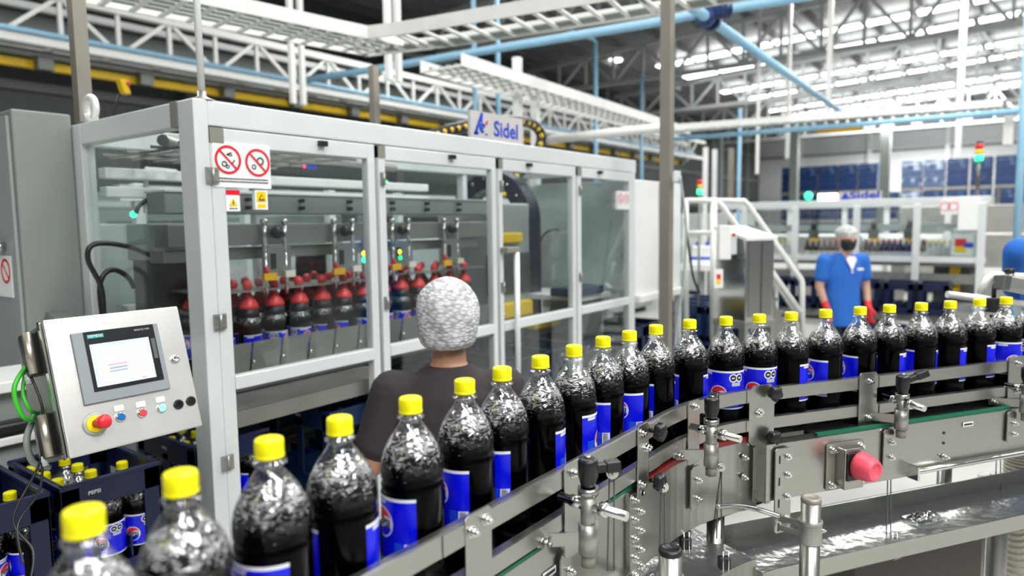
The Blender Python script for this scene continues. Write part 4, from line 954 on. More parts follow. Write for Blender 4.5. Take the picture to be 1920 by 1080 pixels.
# slotted bracket plate on the box end
s = s_px(1468, 1.08, -.045); o, p, t, n = plate(s, -.042, .955, 1.168, .024, .004, 'slotted_bracket', M_STEEL, bolts=[(.012, a) for a in (1.145, 1.10, 1.045, .99)])
mb = MB()
for a in (1.14, 1.085, 1.03, .97): mb.obox(p+t*-.012+n*.0043+Vector((0, 0, a)), t*.0018, n*.0006, (0, 0, .010))
cp(mb, 'slots', M_DARK, o)
p0 = p.copy()
# tag stickers
for (x, zz, d) in [(1030, 1.135, .013), (1815, 1.155, -.037)]:
    s = s_px(x, zz, d); p, t, n = frame(s, d, zz); mb = MB(); mb.obox(p+n*.001, t*.019, n*.0008, (0, 0, .006), 0); 
    for k in range(14): mb.obox(p+n*.0022+t*(-.015+k*.0023), t*.0007, n*.0003, (0, 0, .0028), 1)
    cp(mb, 'type_sticker', [M_PAPER, M_WBLK])
# holes and studs on the right panel
s = s_px(1770, 1.12, -.037); p, t, n = frame(s, -.037, 0); mb = MB(); mb.cyl(p+Vector((0, 0, 1.14)), p+n*.001+Vector((0, 0, 1.14)), .004, 10).cyl(p+Vector((0, 0, 1.112)), p+n*.001+Vector((0, 0, 1.112)), .004, 10); cp(mb, 'holes', M_DARK)
cp(MB().bolt(p+Vector((0, 0, 1.075)), n, .006, .012), 'stud', M_STEELP)
# red knob with mounting plate: emergency guard
s = s_px(1588, 1.1, -.045); p, t, n = frame(s, -.037, 1.098)
t2 = cp(MB().prism([(-.056, -.060), (.056, -.060), (.060, -.056), (.060, .056), (.056, .060), (-.056, .060), (-.060, .056), (-.060, -.056)], p+n*.0, t, (0, 0, 1), .004), 'sensor_plate', M_BROWN, bevel=.0006)
mb = MB(); [mb.bolt(p+n*.004+t*u+Vector((0, 0, z_)), n, .008, .010) for u in (-.045, .045) for z_ in (-.045, .045)]; cp(mb, 'bolts', M_STEELP, t2)
cp(MB().obox(p+n*.02+t*-.002, t*.031, n*.016, (0, 0, .052)), 'cover', M_STEEL, t2, bevel=.004)
cp(MB().obox(p+n*.030+t*-.012+Vector((0, 0, .008)), t*.018, n*.012, (0, 0, .036)), 'black_block', M_BLACK, t2, bevel=.003)
M_SOFTRED = mat('soft_red_cap', (.93, .10, .15), .42, 0, .04)
ax = (n*.95+t*.15+Vector((0, 0, -.06))).normalized(); a = p+n*.040+t*.004+Vector((0, 0, .012))
cp(MB().lathe([(.030, 0), (.034, .002), (.035, .012), (.031, .034), (.026, .046), (.0235, .049), (.019, .049), (.0185, .045), (.001, .044)], a, ax, 32, 0, True, True), 'red_cap', M_SOFTRED, t2)
# rod along the lower edge of the right panel
s = s_px(1712, 1.05, -.05); mb = MB(); P = [path(q, -.052, 1.052)[0] for q in srange(s, SE, .2)]; mb.tube(P, .007, 8); mb.obox(P[0]+Vector((0, 0, .0)), DB*.004, Vector((.555, .832, 0))*.016, (0, 0, .018))
cp(mb, 'edge_rod', M_STEELP)
# supports standing on the floor
def upright(x, y, dist, r, label, cap=True, collar=True, z0=0):
    q = dp(x, y, dist); t = thing('support_pole', label, 'pole', (q.x, q.y, z0))
    MB().cyl((q.x, q.y, z0), (q.x, q.y, q.z-.008), r, 24).build('pole', M_STEEL, t)
    if cap: MB().lathe([(r*1.03, 0), (r*1.05, .004), (r*.98, .010), (r*.7, .0115), (r*.66, .009), (.001, .009)], (q.x, q.y, q.z-.010), n=24, cap0=True).build('end_cap', M_BLACK if x < 1300 else M_BROWN, t)
    if collar:
        mb = MB(); mb.cyl((q.x, q.y, q.z-.105), (q.x, q.y, q.z-.055), r*1.16, 24); mb.cyl((q.x, q.y, q.z-.060), (q.x, q.y, q.z-.053), r*1.22, 24); cb = mb.build('clamp_collar', M_STEELM, t, bevel=.001)
        b = MB(); w = Vector((q.x, q.y, q.z-.075)); b.bolt(w+(CR*.9-CF*.4).normalized()*r*1.1, (CR*.9-CF*.4), .005, .006); b.build('screw', M_STEELP, cb)
    return t, q
t, q = upright(1521, 932, 1.56, .0215, 'stainless upright pole with a collar below the red cap of the conveyor')
mb = MB(); w = Vector((q.x, q.y, q.z-.078)); e = p0+Vector((0, 0, .985)); 
for dz in (-.014, .014): mb.bar(w+Vector((0, 0, dz)), e+Vector((0, 0, dz*.8))+Vector((-.02, -.0, 0)), .005, .012)
mb.bolt(w.lerp(e, .35)+Vector((0, 0, .014)), -CF+CR*.3, .007, .009).bolt(w.lerp(e, .85), -CF, .008, .010); mb.build('arm', M_STEELM, t)
t, q = upright(1257, 1028, 1.30, .0215, 'stainless upright pole with a black cap at the bottom edge, beside the splice plate', collar=True)
mb = MB(); w = Vector((q.x, q.y, q.z-.06)); e = path(s_px(1190, 1.0, .0), .0, 1.0)[0]; mb.bar(w, e, .006, .014).bolt(e+Vector((0, -.01, 0)), (0, -1, 0), .010, .012).bolt(w.lerp(e, .5), (0, -1, .3), .008, .01); mb.build('arm', M_STEELP, t)
for x, dd_, l in ((1342, 1.75, 'stainless conveyor leg under the bend, seen below the curved panel'), (1768, 2.35, 'stainless conveyor leg under the right straight, behind the tray')):
    q = dp(x, 950, dd_); tag(MB().cyl((q.x, q.y, 0), (q.x, q.y, 1.05), .022, 18).build('support_leg_tube', M_STEEL), l, 'leg')
# drip trays under the conveyor
M_WET = mat('wet_steel', (.42, .43, .41), .2, .8, .2, 5, .26, 30)
def dtray(s0, s1, d0, d1, z, label):
    t = thing('drip_tray', label, 'tray', path(s0, 0, z)[0])
    mb = MB(); ribbon(mb, s0, s1, d0, d1, z-.003, z); mb.build('bottom', M_WET, t)
    mb = MB(); ribbon(mb, s0, s1, d0-.003, d0, z-.036, z+.006); mb.build('front_lip', M_STEEL, t)
    mb = MB(); ribbon(mb, s0, s1, d1, d1+.003, z-.01, z+.045); mb.build('back_lip', M_STEEL, t)
    mb = MB(); ribbon(mb, s0-.003, s0, d0-.003, d1, z-.036, z+.006); mb.build('end_lip', M_STEEL, t); return t
sA, sB = s_px(1270, .93, -.03), s_px(1425, .93, -.03)
dtray(1.0, sB-.06, -.07, .15, .915, 'steel drip tray under the bend of the conveyor')
dtray(sB-.05, SE, -.085, .085, .885, 'long wet steel drip tray under the right straight of the conveyor')
def trough(x, name): pass
# water puddle marks are part of the wet steel; crumpled clear film lying on the tray
q = at(1735, 972, 2, .89); random.seed(4); mb = MB(); n_ = 9; vs = []; fs = []
for i in range(n_):
    for j in range(n_):
        u, v = (i/(n_-1)-.5), (j/(n_-1)-.5); k = max(0, 1-(u*u+v*v)*4); vs.append(q+DB*u*.11+Vector((.555, .832, 0))*v*.06+Vector((0, 0, .002+k*random.uniform(.0, .022))))
for i in range(n_-1):
    for j in range(n_-1): a = i*n_+j; fs.append((a, a+1, a+n_+1, a+n_))
mb.add(vs, fs); o = mb.build('plastic_film', glassy('film', (.8, .82, .82), 1., .08, .3, 60, .35)); so = o.modifiers.new('s', 'SOLIDIFY'); so.thickness = .001
tag(o, 'crumpled clear plastic film lying on the wet drip tray', 'plastic film')
# wire hooks with black clips
def hook(x, y0, y1, dist, label, clip=True, gap=.008):
    a, b = dp(x, y0, dist), dp(x-2, y1, dist); t = thing('wire_hook', label, 'hook', b, 'wire hooks on the drip trays')
    mb = MB()
    for s_ in (-1, 1): mb.tube([a+CR*gap*.5*s_+Vector((0, 0, .0)), a+CR*gap*.5*s_-Vector((0, 0, .02)), b+CR*gap*s_*.7], .0016, 6)
    mb.build('wires', M_DSTEEL, t); MB().bolt(a-CF*.004, -CF+CR*.2, .008, .01).build('bolt', M_STEELP, t)
    return t
hook(1243, 912, 1062, 1.42, 'pair of wires hanging from the curved panel, left of the capped pole')
hook(1147, 885, 1070, 1.17, 'pair of wires beside the clamp of the left straight')
hook(1350, 875, 1010, 1.68, 'pair of wires hanging at the leg under the bend')
hook(1668, 873, 1000, 1.86, 'pair of wires hanging right of the red cap')
hook(1873, 835, 935, 2.15, 'pair of wires hanging at the far right end of the panel', gap=.012)
def clip(x, y, dist, label):
    q = dp(x, y, dist); t = thing('edge_clip', label, 'clip', q, 'black clips on the drip tray edges')
    MB().obox(q, CR*.013, CF*.010, CU*.014).build('clip', M_BLACK, t, bevel=.003)
    mb = MB()
    for s_ in (-1, 1): mb.tube([q+CR*.006*s_-CF*.012-CU*.022, q+CR*.006*s_-CF*.012+CU*.03], .0016, 6)
    mb.build('wires', M_STEELP, t)
clip(1285, 1018, 1.62, 'black clip at the back edge of the tray under the bend'); clip(1358, 1055, 1.55, 'black clip on the front lip of the tray under the bend'); clip(1673, 1018, 1.83, 'black clip on the front lip of the long tray, below the red cap')
clip(1880, 966, 2.1, 'black clip on the front lip of the long tray, far right'); clip(1560, 968, 2.0, 'black clip at the back lip of the long tray, left'); clip(1762, 920, 2.25, 'black clip at the back lip of the long tray, right')
# cables below the conveyor box
for k, (m_, dz) in enumerate([(M_PIPEB, 0), (M_GREEN, -.012), (M_BLACK, -.022)]):
    P = [dp(1230, 1000, 1.7), dp(1300, 975+k*5, 1.75), dp(1370, 952+k*5, 1.8), dp(1430, 925+k*8, 1.85), dp(1500, 905+k*6, 1.95), dp(1560, 900, 2.0)]
    tag(MB().tube(chain(P, 0), .0035, 6).build('cable', m_), ['light blue', 'green', 'black'][k]+' cable running under the conveyor bend', 'cable')
P = [dp(1345, 950, 1.62), dp(1380, 948, 1.64), dp(1420, 955, 1.66), dp(1462, 968, 1.66)]
tag(MB().tube(chain(P, 0), .006, 8).build('bent_rod', M_STEELP), 'thin bent steel rod between the leg and the slotted bracket', 'rod')
# pipework and boxes at the lower right
a, b = dp(1380, 1100, 1.9), dp(1960, 962, 2.25); t = thing('drain_pipe', 'thick stainless pipe with a tee crossing the lower right corner', 'pipe', a.lerp(b, .5))
MB().cyl(a, b, .026, 20).build('pipe', M_STEEL, t); c = a.lerp(b, .60); MB().cyl(c, c+Vector((0, 0, .12)), .024, 18).cyl(c+Vector((0, 0, .11)), c+Vector((0, 0, .13)), .034, 18).build('tee', M_STEEL, t)
MB().cyl(a.lerp(b, .45), a.lerp(b, .47), .029, 20).cyl(a.lerp(b, .72), a.lerp(b, .74), .029, 20).build('weld_collar', M_STEELM, t)
q = dp(1685, 1060, 2.25)
tag(MB().obox((q.x, q.y, .55), DB*.27, Vector((.555, .832, 0))*.08, (0, 0, .26)).build('drive_box', mat('brown_box', (.07, .055, .045), .5), bevel=.006), 'dark brown drive box under the long drip tray', 'box')
for x, r_, l in ((1870, .030, 'thick stainless leg below the long drip tray, right'), (1838, .016, 'thin stainless leg beside the thick one, right')):
    q = dp(x, 1000, 2.35); tag(MB().cyl((q.x, q.y, 0), (q.x, q.y, .86), r_, 16).build('support_leg_tube', M_STEELM), l, 'leg')
mb = MB(); q = dp(1905, 860, 2.5); P = [q+Vector((0, 0, .06)), q, q-Vector((0, 0, .25)), q+CR*.05-Vector((0, 0, .6)), q+CR*.1-Vector((0, 0, .95))]
PP = chain(P, 0, 14); vs = mb.tube(PP, .033, 14)
for k in range(0, len(PP)-1): mb.tube([PP[k], PP[k].lerp(PP[k+1], .5)], .038, 14)
tag(mb.build('ribbed_hose', mat('hose_cream', (.55, .52, .44), .6)), 'cream ribbed hose at the right edge below the conveyor', 'hose')
# ------------------------------------------------------------------ control panel with screen
U1 = Vector((1, 0, 0)); PD = Vector((0, -.295, -.955)).normalized(); PN = PD.cross(U1); PN = PN if PN.y < 0 else -PN
TL = at(80, 600, 1, 1.7); PW, PH = .296, .304
def pp(u, v, w=0.): return TL+U1*(u*PW)+PD*(v*PH)+PN*w     # u, v from 0 to 1 over the front
t = thing('control_panel', 'tilted stainless control panel with touch screen and push buttons', 'control panel', pp(.5, 1, -.1))
def pb(mb, u0, u1, v0, v1, w0, w1, m=0):
    c = pp((u0+u1)/2, (v0+v1)/2, (w0+w1)/2); return mb.obox(c, U1*PW*(u1-u0)/2, PD*PH*(v1-v0)/2, PN*abs(w1-w0)/2, m)
D_ = .185
pb(MB(), .01, .985, .015, .985, -D_, -.014).build('enclosure', M_STEELM, t, bevel=.003)
pb(MB(), 0, 1, 0, 1, -.012, 0).build('front_door', mat('panel_steel', (.80, .79, .76), .36, .85, .06, 7), t, bevel=.0035)
# screen bezel
b0 = (.182, .80, .125, .60)
bz = pb(MB(), .155, .795, .125, .655, 0, .006).build('screen_bezel', mat('bezel_grey', (.26, .29, .31), .45), t, bevel=.002)
pb(MB(), .235, .755, .128, .575, .006, .0068).build('screen_border', mat('screen_black', (.015, .017, .02), .25), bz)
SC = bpy.data.materials.new('screen_light'); SC.use_nodes = True; MATS['screen_light'] = SC
bs = SC.node_tree.nodes['Principled BSDF']; bs.inputs['Base Color'].default_value = (.1, .1, .1, 1); bs.inputs['Emission Color'].default_value = (.80, .90, 1, 1); bs.inputs['Emission Strength'].default_value = .62; bs.inputs['Roughness'].default_value = .3
pb(MB(), .262, .70, .225, .545, .0068, .0073).build('screen', SC, bz)
def gl(n, c, s=.5): return glow(n, c, s)
G = [gl('ui_blue', (.35, .5, .9)), gl('ui_pink', (1, .45, .5)), gl('ui_grey', (.55, .6, .68)), gl('ui_darkred', (.65, .25, .3)), gl('ui_ink', (.2, .25, .35))]
mb = MB()
for k in range(9): pb(mb, .268, .290, .262+k*.030, .282+k*.030, .0073, .0078, 1 if k == 0 else 0)
pb(mb, .30, .69, .232, .246, .0073, .0078, 0)
for k in range(8): pb(mb, .31+k*.047, .345+k*.047, .523, .535, .0073, .0078, (1, 2, 0, 1, 0, 2, 3, 1)[k])
pb(mb, .36, .51, .345, .46, .0073, .0077, 2); pb(mb, .37, .50, .35, .365, .0077, .0081, 1); pb(mb, .365, .505, .39, .402, .0077, .0081, 3); pb(mb, .37, .50, .415, .428, .0077, .0081, 4); pb(mb, .365, .5, .44, .45, .0077, .0081, 4)
mb.build('screen_symbols', G, bz)
mb = MB()
text(mb, 'SIEMENS', .0085, pp(.315, .165, .0068), U1, -PD, 0); text(mb, 'SIMATIC HMI', .006, pp(.66, .16, .0068), U1, -PD, 1)
pb(mb, .258, .375, .152, .180, .0067, .0069, 2)
mb.build('screen_lettering', [M_PAPER, M_LGREY, mat('teal_plate', (.0, .35, .36), .4)], bz)
mb = MB(); pb(mb, .715, .745, .24, .40, .0068, .0074); mb.build('side_keys', M_DSTEEL, bz)
def button(u, v, r, m, name, label, plate_=True, proud=.006):
    c = pp(u, v); r_ = MB().lathe([(r*1.25, 0), (r*1.25, .003), (r*1.0, .005)], c, PN, 24, 0, True, True, True).build(name, M_STEELP if m is not M_BLACK else M_BLACK, t)
    MB().lathe([(r, .004), (r, proud), (r*.8, proud+.001)], c, PN, 24, 0, True, True, True).build('cap', m, r_)
    r_['label'] = label
    if plate_: pb(MB(), u-.035, u+.035, v-.088, v-.045, 0, .002).build('caption_plate', M_PAPER, r_)
button(.385, .79, .0085, mat('button_blue', (.0, .13, .45), .35), 'push_button', 'blue push button')
button(.545, .795, .0085, mat('button_red', (.75, .05, .06), .35), 'push_button', 'red push button')
button(.70, .79, .0085, glow('button_green', (.15, .95, .4), 1.2), 'push_button', 'lit green push button')
button(.835, .79, .0095, M_BLACK, 'blank_plug', 'black blanking plug', False, .004); button(.94, .785, .0095, M_BLACK, 'blank_plug', 'black blanking plug', False, .004)
c = pp(.205, .80); e = MB().lathe([(.026, 0), (.026, .002), (.021, .003)], c, PN, 30, 0, True, True, True).build('emergency_stop', M_GREY, t)
MB().lathe([(.019, .002), (.019, .005), (.012, .006)], c, PN, 30, 0, True, True, True).build('yellow_ring', mat('estop_yellow', (.95, .75, .0), .4), e)
ax = (PN+U1*.25).normalized(); MB().lathe([(.010, .004), (.010, .016), (.0145, .020), (.0155, .034), (.012, .039), (.002, .040)], c, ax, 26, 0, True, True, True).build('red_knob', M_RED, e)
c = pp(.885, .43); k_ = MB().lathe([(.010, 0), (.010, .003), (.0085, .006), (.004, .006), (.004, .004), (.0005, .004)], c, PN, 20).build('lock', M_STEELP, t)
pb(MB(), .40, .50, .045, .075, 0, .0008).build('paper_label', M_PAPER, t)
mb = MB(); w = TL+PN*-.014
pb(mb, -.012, .0, 0, 1.0, -.03, -.016); mb.build('side_seam', M_STEELP, t)
# hinges/cable glands at the left side
for v in (.20, .80):
    q = pp(-.03, v, -.075); mb = MB(); mb.obox(q, U1*.012, PD*.048, PN*.024); h_ = mb.build('side_housing', M_BLACK, t, bevel=.004)
    mb = MB(); c0 = pp(-.065, v, -.05); mb.cyl(c0-PD*.046, c0+PD*.046, .0085, 14); mb.build('pin', mat('brass_pin', (.55, .50, .42), .35, .8), h_)
    MB().cyl(pp(-.06, v, -.09)+PD*.04, pp(-.06, v, -.09)+PD*.062, .007, 10).build('gland', M_LGREY, h_)
# arm of the panel down to the floor
MB().bar(pp(.8, .5, -.18), (1.02, 2.86, 1.40), .06).build('support_arm', M_STEELM, t)
for k, (P, m_, l, r_) in enumerate([
    ([pp(-.06, .27, -.09), pp(-.16, .42, -.09), pp(-.13, .62, -.1), pp(-.0, .66, -.13)], mat('cable_green', (.05, .55, .03), .4), 'bright green cable looping beside the control panel', .005),
    ([pp(-.05, .28, -.1), pp(-.10, .45, -.1), pp(-.08, .58, -.1), pp(.0, .61, -.13)], mat('cable_green', (.05, .55, .03), .4), 'second bright green cable beside the control panel, inner loop', .004),
    ([pp(-.06, .27, -.09), pp(-.03, .6, -.07), pp(-.08, .95, -.09), pp(-.30, 1.3, -.1), pp(-.24, 1.55, -.08), pp(-.35, 1.8, -.05)], M_BLACK, 'thin black cable hanging from the upper housing of the control panel', .0028),
    ([pp(-.06, .88, -.09), pp(-.12, 1.15, -.09), pp(-.28, 1.35, -.1), pp(-.33, 1.6, -.06)], M_BLACK, 'thin black cable hanging from the lower housing of the control panel', .0028),
    ([pp(-.0, .62, -.15), pp(-.11, .78, -.12), pp(-.09, .95, -.13), pp(.02, 1.02, -.14)], M_CAB, 'grey cable curled at the lower left of the control panel', .007)]):
    tag(MB().tube(chain(P, 0), r_, 8).build('cable', m_), l, 'cable')
# ------------------------------------------------------------------ grey cabinet at the left
t = thing('switch_cabinet', 'tall plain grey switch cabinet at the left edge, beside the machine end', 'cabinet', (1.02, 3.2, 0))
MB().box(.927, 1.115, 2.85, 3.9, .02, 2.143).build('body', M_CAB, t, bevel=.006)
MB().box(.915, .927, 2.87, 3.5, .06, 2.12).build('side_door', mat('cabinet_side', (.33, .36, .35), .42, 0, .05, 2), t, bevel=.003)
q = at(4, 463, 0, .905); MB().cyl(q, q+Vector((-.02, 0, 0)), .018, 16).build('door_lock', M_STEELP, t)
a_, b_ = at(20, 480, 0, .914), at(-20, 560, 0, .914)
mb = MB(); mb.box(.911, .915, a_.y, a_.y+.17, at(10, 556, 0, .914).z, a_.z); cc = Vector((.9105, a_.y+.05, (a_.z+at(10, 556, 0, .914).z)/2+.02)); mb.ring(cc, (0, -1, 0), (0, 0, 1), .036, .045, .001, 30, 1); mb.bar(cc+Vector((-.001, .03, .03)), cc+Vector((-.001, -.03, -.03)), .006, .001, 1, up=(1, 0, 0))
mb.build('sign', [M_PAPER, M_WRED], t)
t = thing('side_table', 'low grey machine table with a white edge at the left edge of the photo', 'table', (.4, 2.75, 0))
MB().box(-.4, .9, 2.52, 2.82, 1.22, 1.255).build('upper_edge', M_WHITE, t, bevel=.004)
MB().box(-.4, .9, 2.56, 2.82, .75, 1.22).build('front_sheet', M_CAB, t, bevel=.004); MB().box(-.4, .93, 2.50, 2.56, 1.06, 1.085).build('lower_edge', M_WHITE, t, bevel=.004)
MB().box(-.4, .93, 2.53, 2.56, .72, 1.06).build('lower_sheet', M_GREY, t); MB().box(.3, .8, 2.5, 2.56, 1.09, 1.13).build('black_motor', M_BLACK, t, bevel=.01)
MB().box(.6, .9, 2.6, 2.8, 0, .75).build('foot', M_DSTEEL, t)
# ------------------------------------------------------------------ crates
CXW, CYW, CHH = .27, .385, .325
def make_crate(m):
    t = thing('bottle_crate', 'crate', 'crate', (0, 0, 0)); x, y, h, w = CXW/2, CYW/2, CHH, .010
    mb = MB(); mb.box(-x, x, -y, y, 0, .012)
    for sx in (-1, 1):
        X = sx*(x-w/2); mb.box(X-w/2, X+w/2, -y, -y+.05, .012, h).box(X-w/2, X+w/2, y-.05, y, .012, h).box(X-w/2, X+w/2, -y, y, h-.075, h-.0).box(X-w/2, X+w/2, -y, y, .012, .06).box(X-w/2, X+w/2, -.02, .02, .05, h-.05)
    for sy in (-1, 1):
        Y = sy*(y-w/2); mb.box(-x, -x+.05, Y-w/2, Y+w/2, .012, h).box(x-.05, x, Y-w/2, Y+w/2, .012, h).box(-x, x, Y-w/2, Y+w/2, h-.075, h).box(-x, x, Y-w/2, Y+w/2, .012, .06)
    mb.build('walls', m, t, local=True, bevel=.003)
    mb = MB()
    for k in (-1, 1): mb.box(k*x/3-.003, k*x/3+.003, -y+.01, y-.01, .012, .12)
    for k in (-1, 0, 1): mb.box(-x+.01, x-.01, k*y/2-.003, k*y/2+.003, .012, .12)
    mb.build('dividers', m, t, local=True)
    mb = MB(); mb.box(-x-.002, x+.002, -y-.002, -y+.014, h-.012, h+.002).box(-x-.002, x+.002, y-.014, y+.002, h-.012, h+.002).box(-x-.002, -x+.014, -y, y, h-.012, h+.002).box(x-.014, x+.002, -y, y, h-.012, h+.002)
    mb.build('rim', m, t, local=True, bevel=.003)
    mb = MB(); vs, fs = textpolys('PEPSI', .015, .0003); mb.add([(v[0]-.05, -y-.0012, h-.035+v[1]) for v in vs], fs); mb.add([(-x-.0012, -v[0], h-.035+v[1]) for v in vs], fs)
    mb.build('lettering', M_LWHITE, t, local=True)
    return t
CR1 = make_crate(M_NAVY); CR2 = make_crate(M_NAVY2); CUSE = set()
def crate(proto, x, y, z, label, group, rz=0):
    if proto.name not in CUSE: CUSE.add(proto.name); o = proto; o.location = (x, y, z); o.rotation_euler.z = rz; o['label'] = label
    else: o = copy_tree(proto, (x, y, z), rz, label)
    o['group'] = group; return o
cw = ['second crate from the left edge, in front of the control panel', 'third crate from the left edge, partly behind the machine post']
for i, (x, l) in enumerate([(.285, 'navy blue crate just outside the lower left corner'), (.56, 'navy blue crate of cola bottles at the lower left edge of the photo'), (.855, 'navy blue crate of cola bottles directly below the control panel'), (1.25, 'navy blue crate of cola bottles half behind the machine corner post')]):
    if i == 0: continue
    cy = 2.27 if i < 3 else 2.30
    crate(CR1, x, cy, .697, l, 'crates of bottles below the control panel')
    for a in range(3):
        for b in range(4):
            if (i, a, b) in ((2, 2, 3), (1, 2, 2), (1, 2, 3), (1, 1, 3), (2, 2, 2)): continue
            bx, by = x+(a-1)*.0895-.0*b, cy+(b-1.5)*.0935
            bb = math.degrees(math.atan2(-by, -bx))
            bottle(bx, by, .710, bb-138 if i == 2 else bb+random.choice((30, 170, -60)), f'cola bottle in the {["", "left edge", "middle", "right"][i]} crate, {["left", "centre", "right"][a]} column, {["front", "second", "third", "rear"][b]} row', 'cola bottles in the crates below the control panel')
for x, l in ((1.76, 'empty blue crate under the machine, between its first and second posts'), (2.07, 'empty blue crate under the machine, behind the worker')):
    crate(CR2, x, 2.27, .697, l, 'empty blue crates under the machine')
for k in range(8):
    crate(CR2, 2.42+k*.29, 2.27, .697, f'empty blue crate under the right half of the machine, {ords[k]} from the worker', 'empty blue crates under the machine')
# crates on the floor beyond the machine
CRN = 0
for i in range(5):
    for j in range(2):
        for z in range(3 if i > 1 else 2):
            CRN += 1; crate(CR2, 5.35+i*.30, 2.05+j*.42, z*.33, f'dark blue crate beyond the machine, {["bottom", "middle", "top"][z]} tier, {ords[i]} stack, {"near" if j == 0 else "far"} row', 'stacked crates beyond the machine end')
for k in range(7):
    crate(CR1, 8.25, 2.62-k*.31, .74, f'navy crate on the conveyor of the far machine, {ords[k]} from the left', 'crates on the far machine conveyor', R(90))
for k in range(3):
    for z in range(2): crate(CR1, 7.75, 1.35-k*.30, z*.33, f'navy crate standing beside the far worker, {"lower" if z == 0 else "upper"} one, {ords[k]} from the worker', 'crates beside the far worker', R(90))
# ------------------------------------------------------------------ far packing machine
FX = 8.6
t = thing('packing_machine', 'second packing machine in a white guard frame, far right behind the blue-shirted worker', 'machine', (FX, 1.6, 0))
def fy(x): return at(x, 440, 0, FX).y
def fz(y, x=1650): return at(x, y, 0, FX).z
L_, R_ = fy(1340), fy(1850)
MB().box(FX, FX+.08, R_-.02, L_, 1.865, 1.94).build('top_rail', M_FRAME, t, bevel=.004); MB().box(FX+.9, FX+.98, R_-.02, L_, 1.865, 1.94).build('top_rail', M_FRAME, t)
MB().box(FX+.08, FX+.9, R_-.02, R_+.05, 1.865, 1.94).build('top_rail', M_FRAME, t)
MB().box(FX, FX+.06, R_, L_, 1.25, 1.31).build('middle_rail', M_FRAME, t); MB().box(FX, FX+.06, R_, L_, .60, .65).build('lower_rail', M_FRAME, t)
for x in (1395, 1490, 1605, 1718, 1840): y = fy(x); MB().box(FX-.01, FX+.05, y-.035, y+.035, .02, 1.87).build('post', M_FRAME, t, bevel=.004)
for x in (1440, 1550, 1635, 1760): y = fy(x); MB().box(FX+.92, FX+.96, y-.03, y+.03, .02, 1.87).build('rear_post', M_WHITE, t)
for a, b in ((1490, 1605), (1605, 1718), (1718, 1840), (1395, 1490)): MB().box(FX+.02, FX+.024, fy(b)+.035, fy(a)-.035, 1.31, 1.865).build('pane', M_GLASS, t)
MB().box(FX+.2, FX+.32, R_+.1, L_, 1.58, 1.66).build('beam', M_GREY, t); MB().box(FX+.15, FX+.75, R_+.1, L_, 1.20, 1.25).build('bed', M_STEELM, t)
MB().box(FX+.1, FX+.3, R_+.1, L_, 1.02, 1.12).build('lower_sheet', M_STEELM, t); MB().box(FX+.1, FX+.3, R_+.1, L_, .70, .80).build('lower_sheet', M_GREY, t)
MB().box(FX-.5, FX+.0, R_, L_, .68, .735).build('crate_shelf', M_STEELM, t); MB().box(FX-.48, FX-.40, R_, L_, .30, .40).build('shelf_beam', M_STEELM, t)
for y in (R_+.1, 1.5, L_-.1): MB().box(FX-.42, FX-.36, y-.03, y+.03, 0, .68).build('shelf_leg', M_STEELM, t)
MB().box(FX+.5, FX+.9, R_+.05, R_+.5, .1, 1.2).build('drive_box', M_DSTEEL, t); MB().box(FX+.2, FX+.3, fy(1800), fy(1780), .9, 1.2).build('yellow_strut', M_YELM, t)
pn = MB().box(FX-.006, FX, fy(1836), fy(1795), fz(432), fz(374)).build('notice', M_PAPER, t)
mb = MB(); mb.box(FX-.006, FX, fy(1793), fy(1762), fz(404), fz(376), 0)
for x in (1770, 1785): mb.ring((FX-.0065, fy(x), fz(390)), (0, -1, 0), (0, 0, 1), .035, .05, .002, 24, 1)
mb.build('prohibition_sign', [M_PAPER, M_PINK], t)
# name board of the far machine
nb = thing('name_board', 'grey name board reading Sidel on top of the far machine', 'sign', (FX+.03, fy(1605), 1.94))
MB().box(FX+.02, FX+.04, fy(1650), fy(1568), 1.94, 2.03).build('board', MATS['board_grey'], nb)
mb = MB(); text(mb, 'Sidel', .11, (FX+.018, fy(1618), 1.985), (0, -1, 0), (0, 0, 1), sx=1.5, bold=.003); mb.prism([(-.05, -.04), (.05, -.04), (0, .045)], (FX+.018, fy(1582), 1.985), (0, -1, 0), (0, 0, 1), .002); mb.build('lettering', M_LOGOB, nb)
tag(MB().box(FX+.1, FX+.25, fy(1562), fy(1528), 1.94, 2.02).build('lamp_box', M_LAMP), 'bright white lit box on top of the far machine, left of its name board', 'light')
# grippers and amber bottles in the far machine
M_AMBB = mat('amber_glass', (.05, .008, .006), .15)
M_WHITB = mat('pale_bottle', (.70, .72, .70), .3)
tb = thing('amber_bottle', 'dark brown bottle', 'bottle', (0, 0, 0)); MB().lathe([(.001, 0), (.035, 0), (.037, .01), (.037, .11), (.028, .15), (.014, .19), (.013, .22), (.001, .222)], n=12).build('glass', M_AMBB, tb, local=True); MB().lathe([(.015, .215), (.015, .235), (.001, .236)], n=12).build('cap', M_RED, tb, local=True)
MB().lathe([(.0376, .04), (.0376, .10)], n=12).build('label_sleeve', M_LWHITE, tb, local=True)
xs = list(range(1500, 1600, 11))+list(range(1614, 1712, 11))+[1725]
for k, x in enumerate(xs):
    y = fy(x); lab = f'dark brown bottle in the far machine, {ords[k] if k < 24 else "later"} from the left'
    if k == 0: tb.location = (FX+.35, y, 1.25); tb['label'] = lab; tb['group'] = 'brown bottles in the far machine'
    else: o = copy_tree(tb, (FX+.35, y, 1.25), 0, lab)
tw = thing('pale_bottle', 'pale bottle', 'bottle', (0, 0, 0)); MB().lathe([(.001, 0), (.035, 0), (.037, .01), (.037, .10), (.025, .15), (.013, .18), (.013, .21), (.001, .212)], n=12).build('body', M_WHITB, tw, local=True); MB().lathe([(.015, .205), (.015, .225), (.001, .226)], n=12).build('cap', M_YEL, tw, local=True)
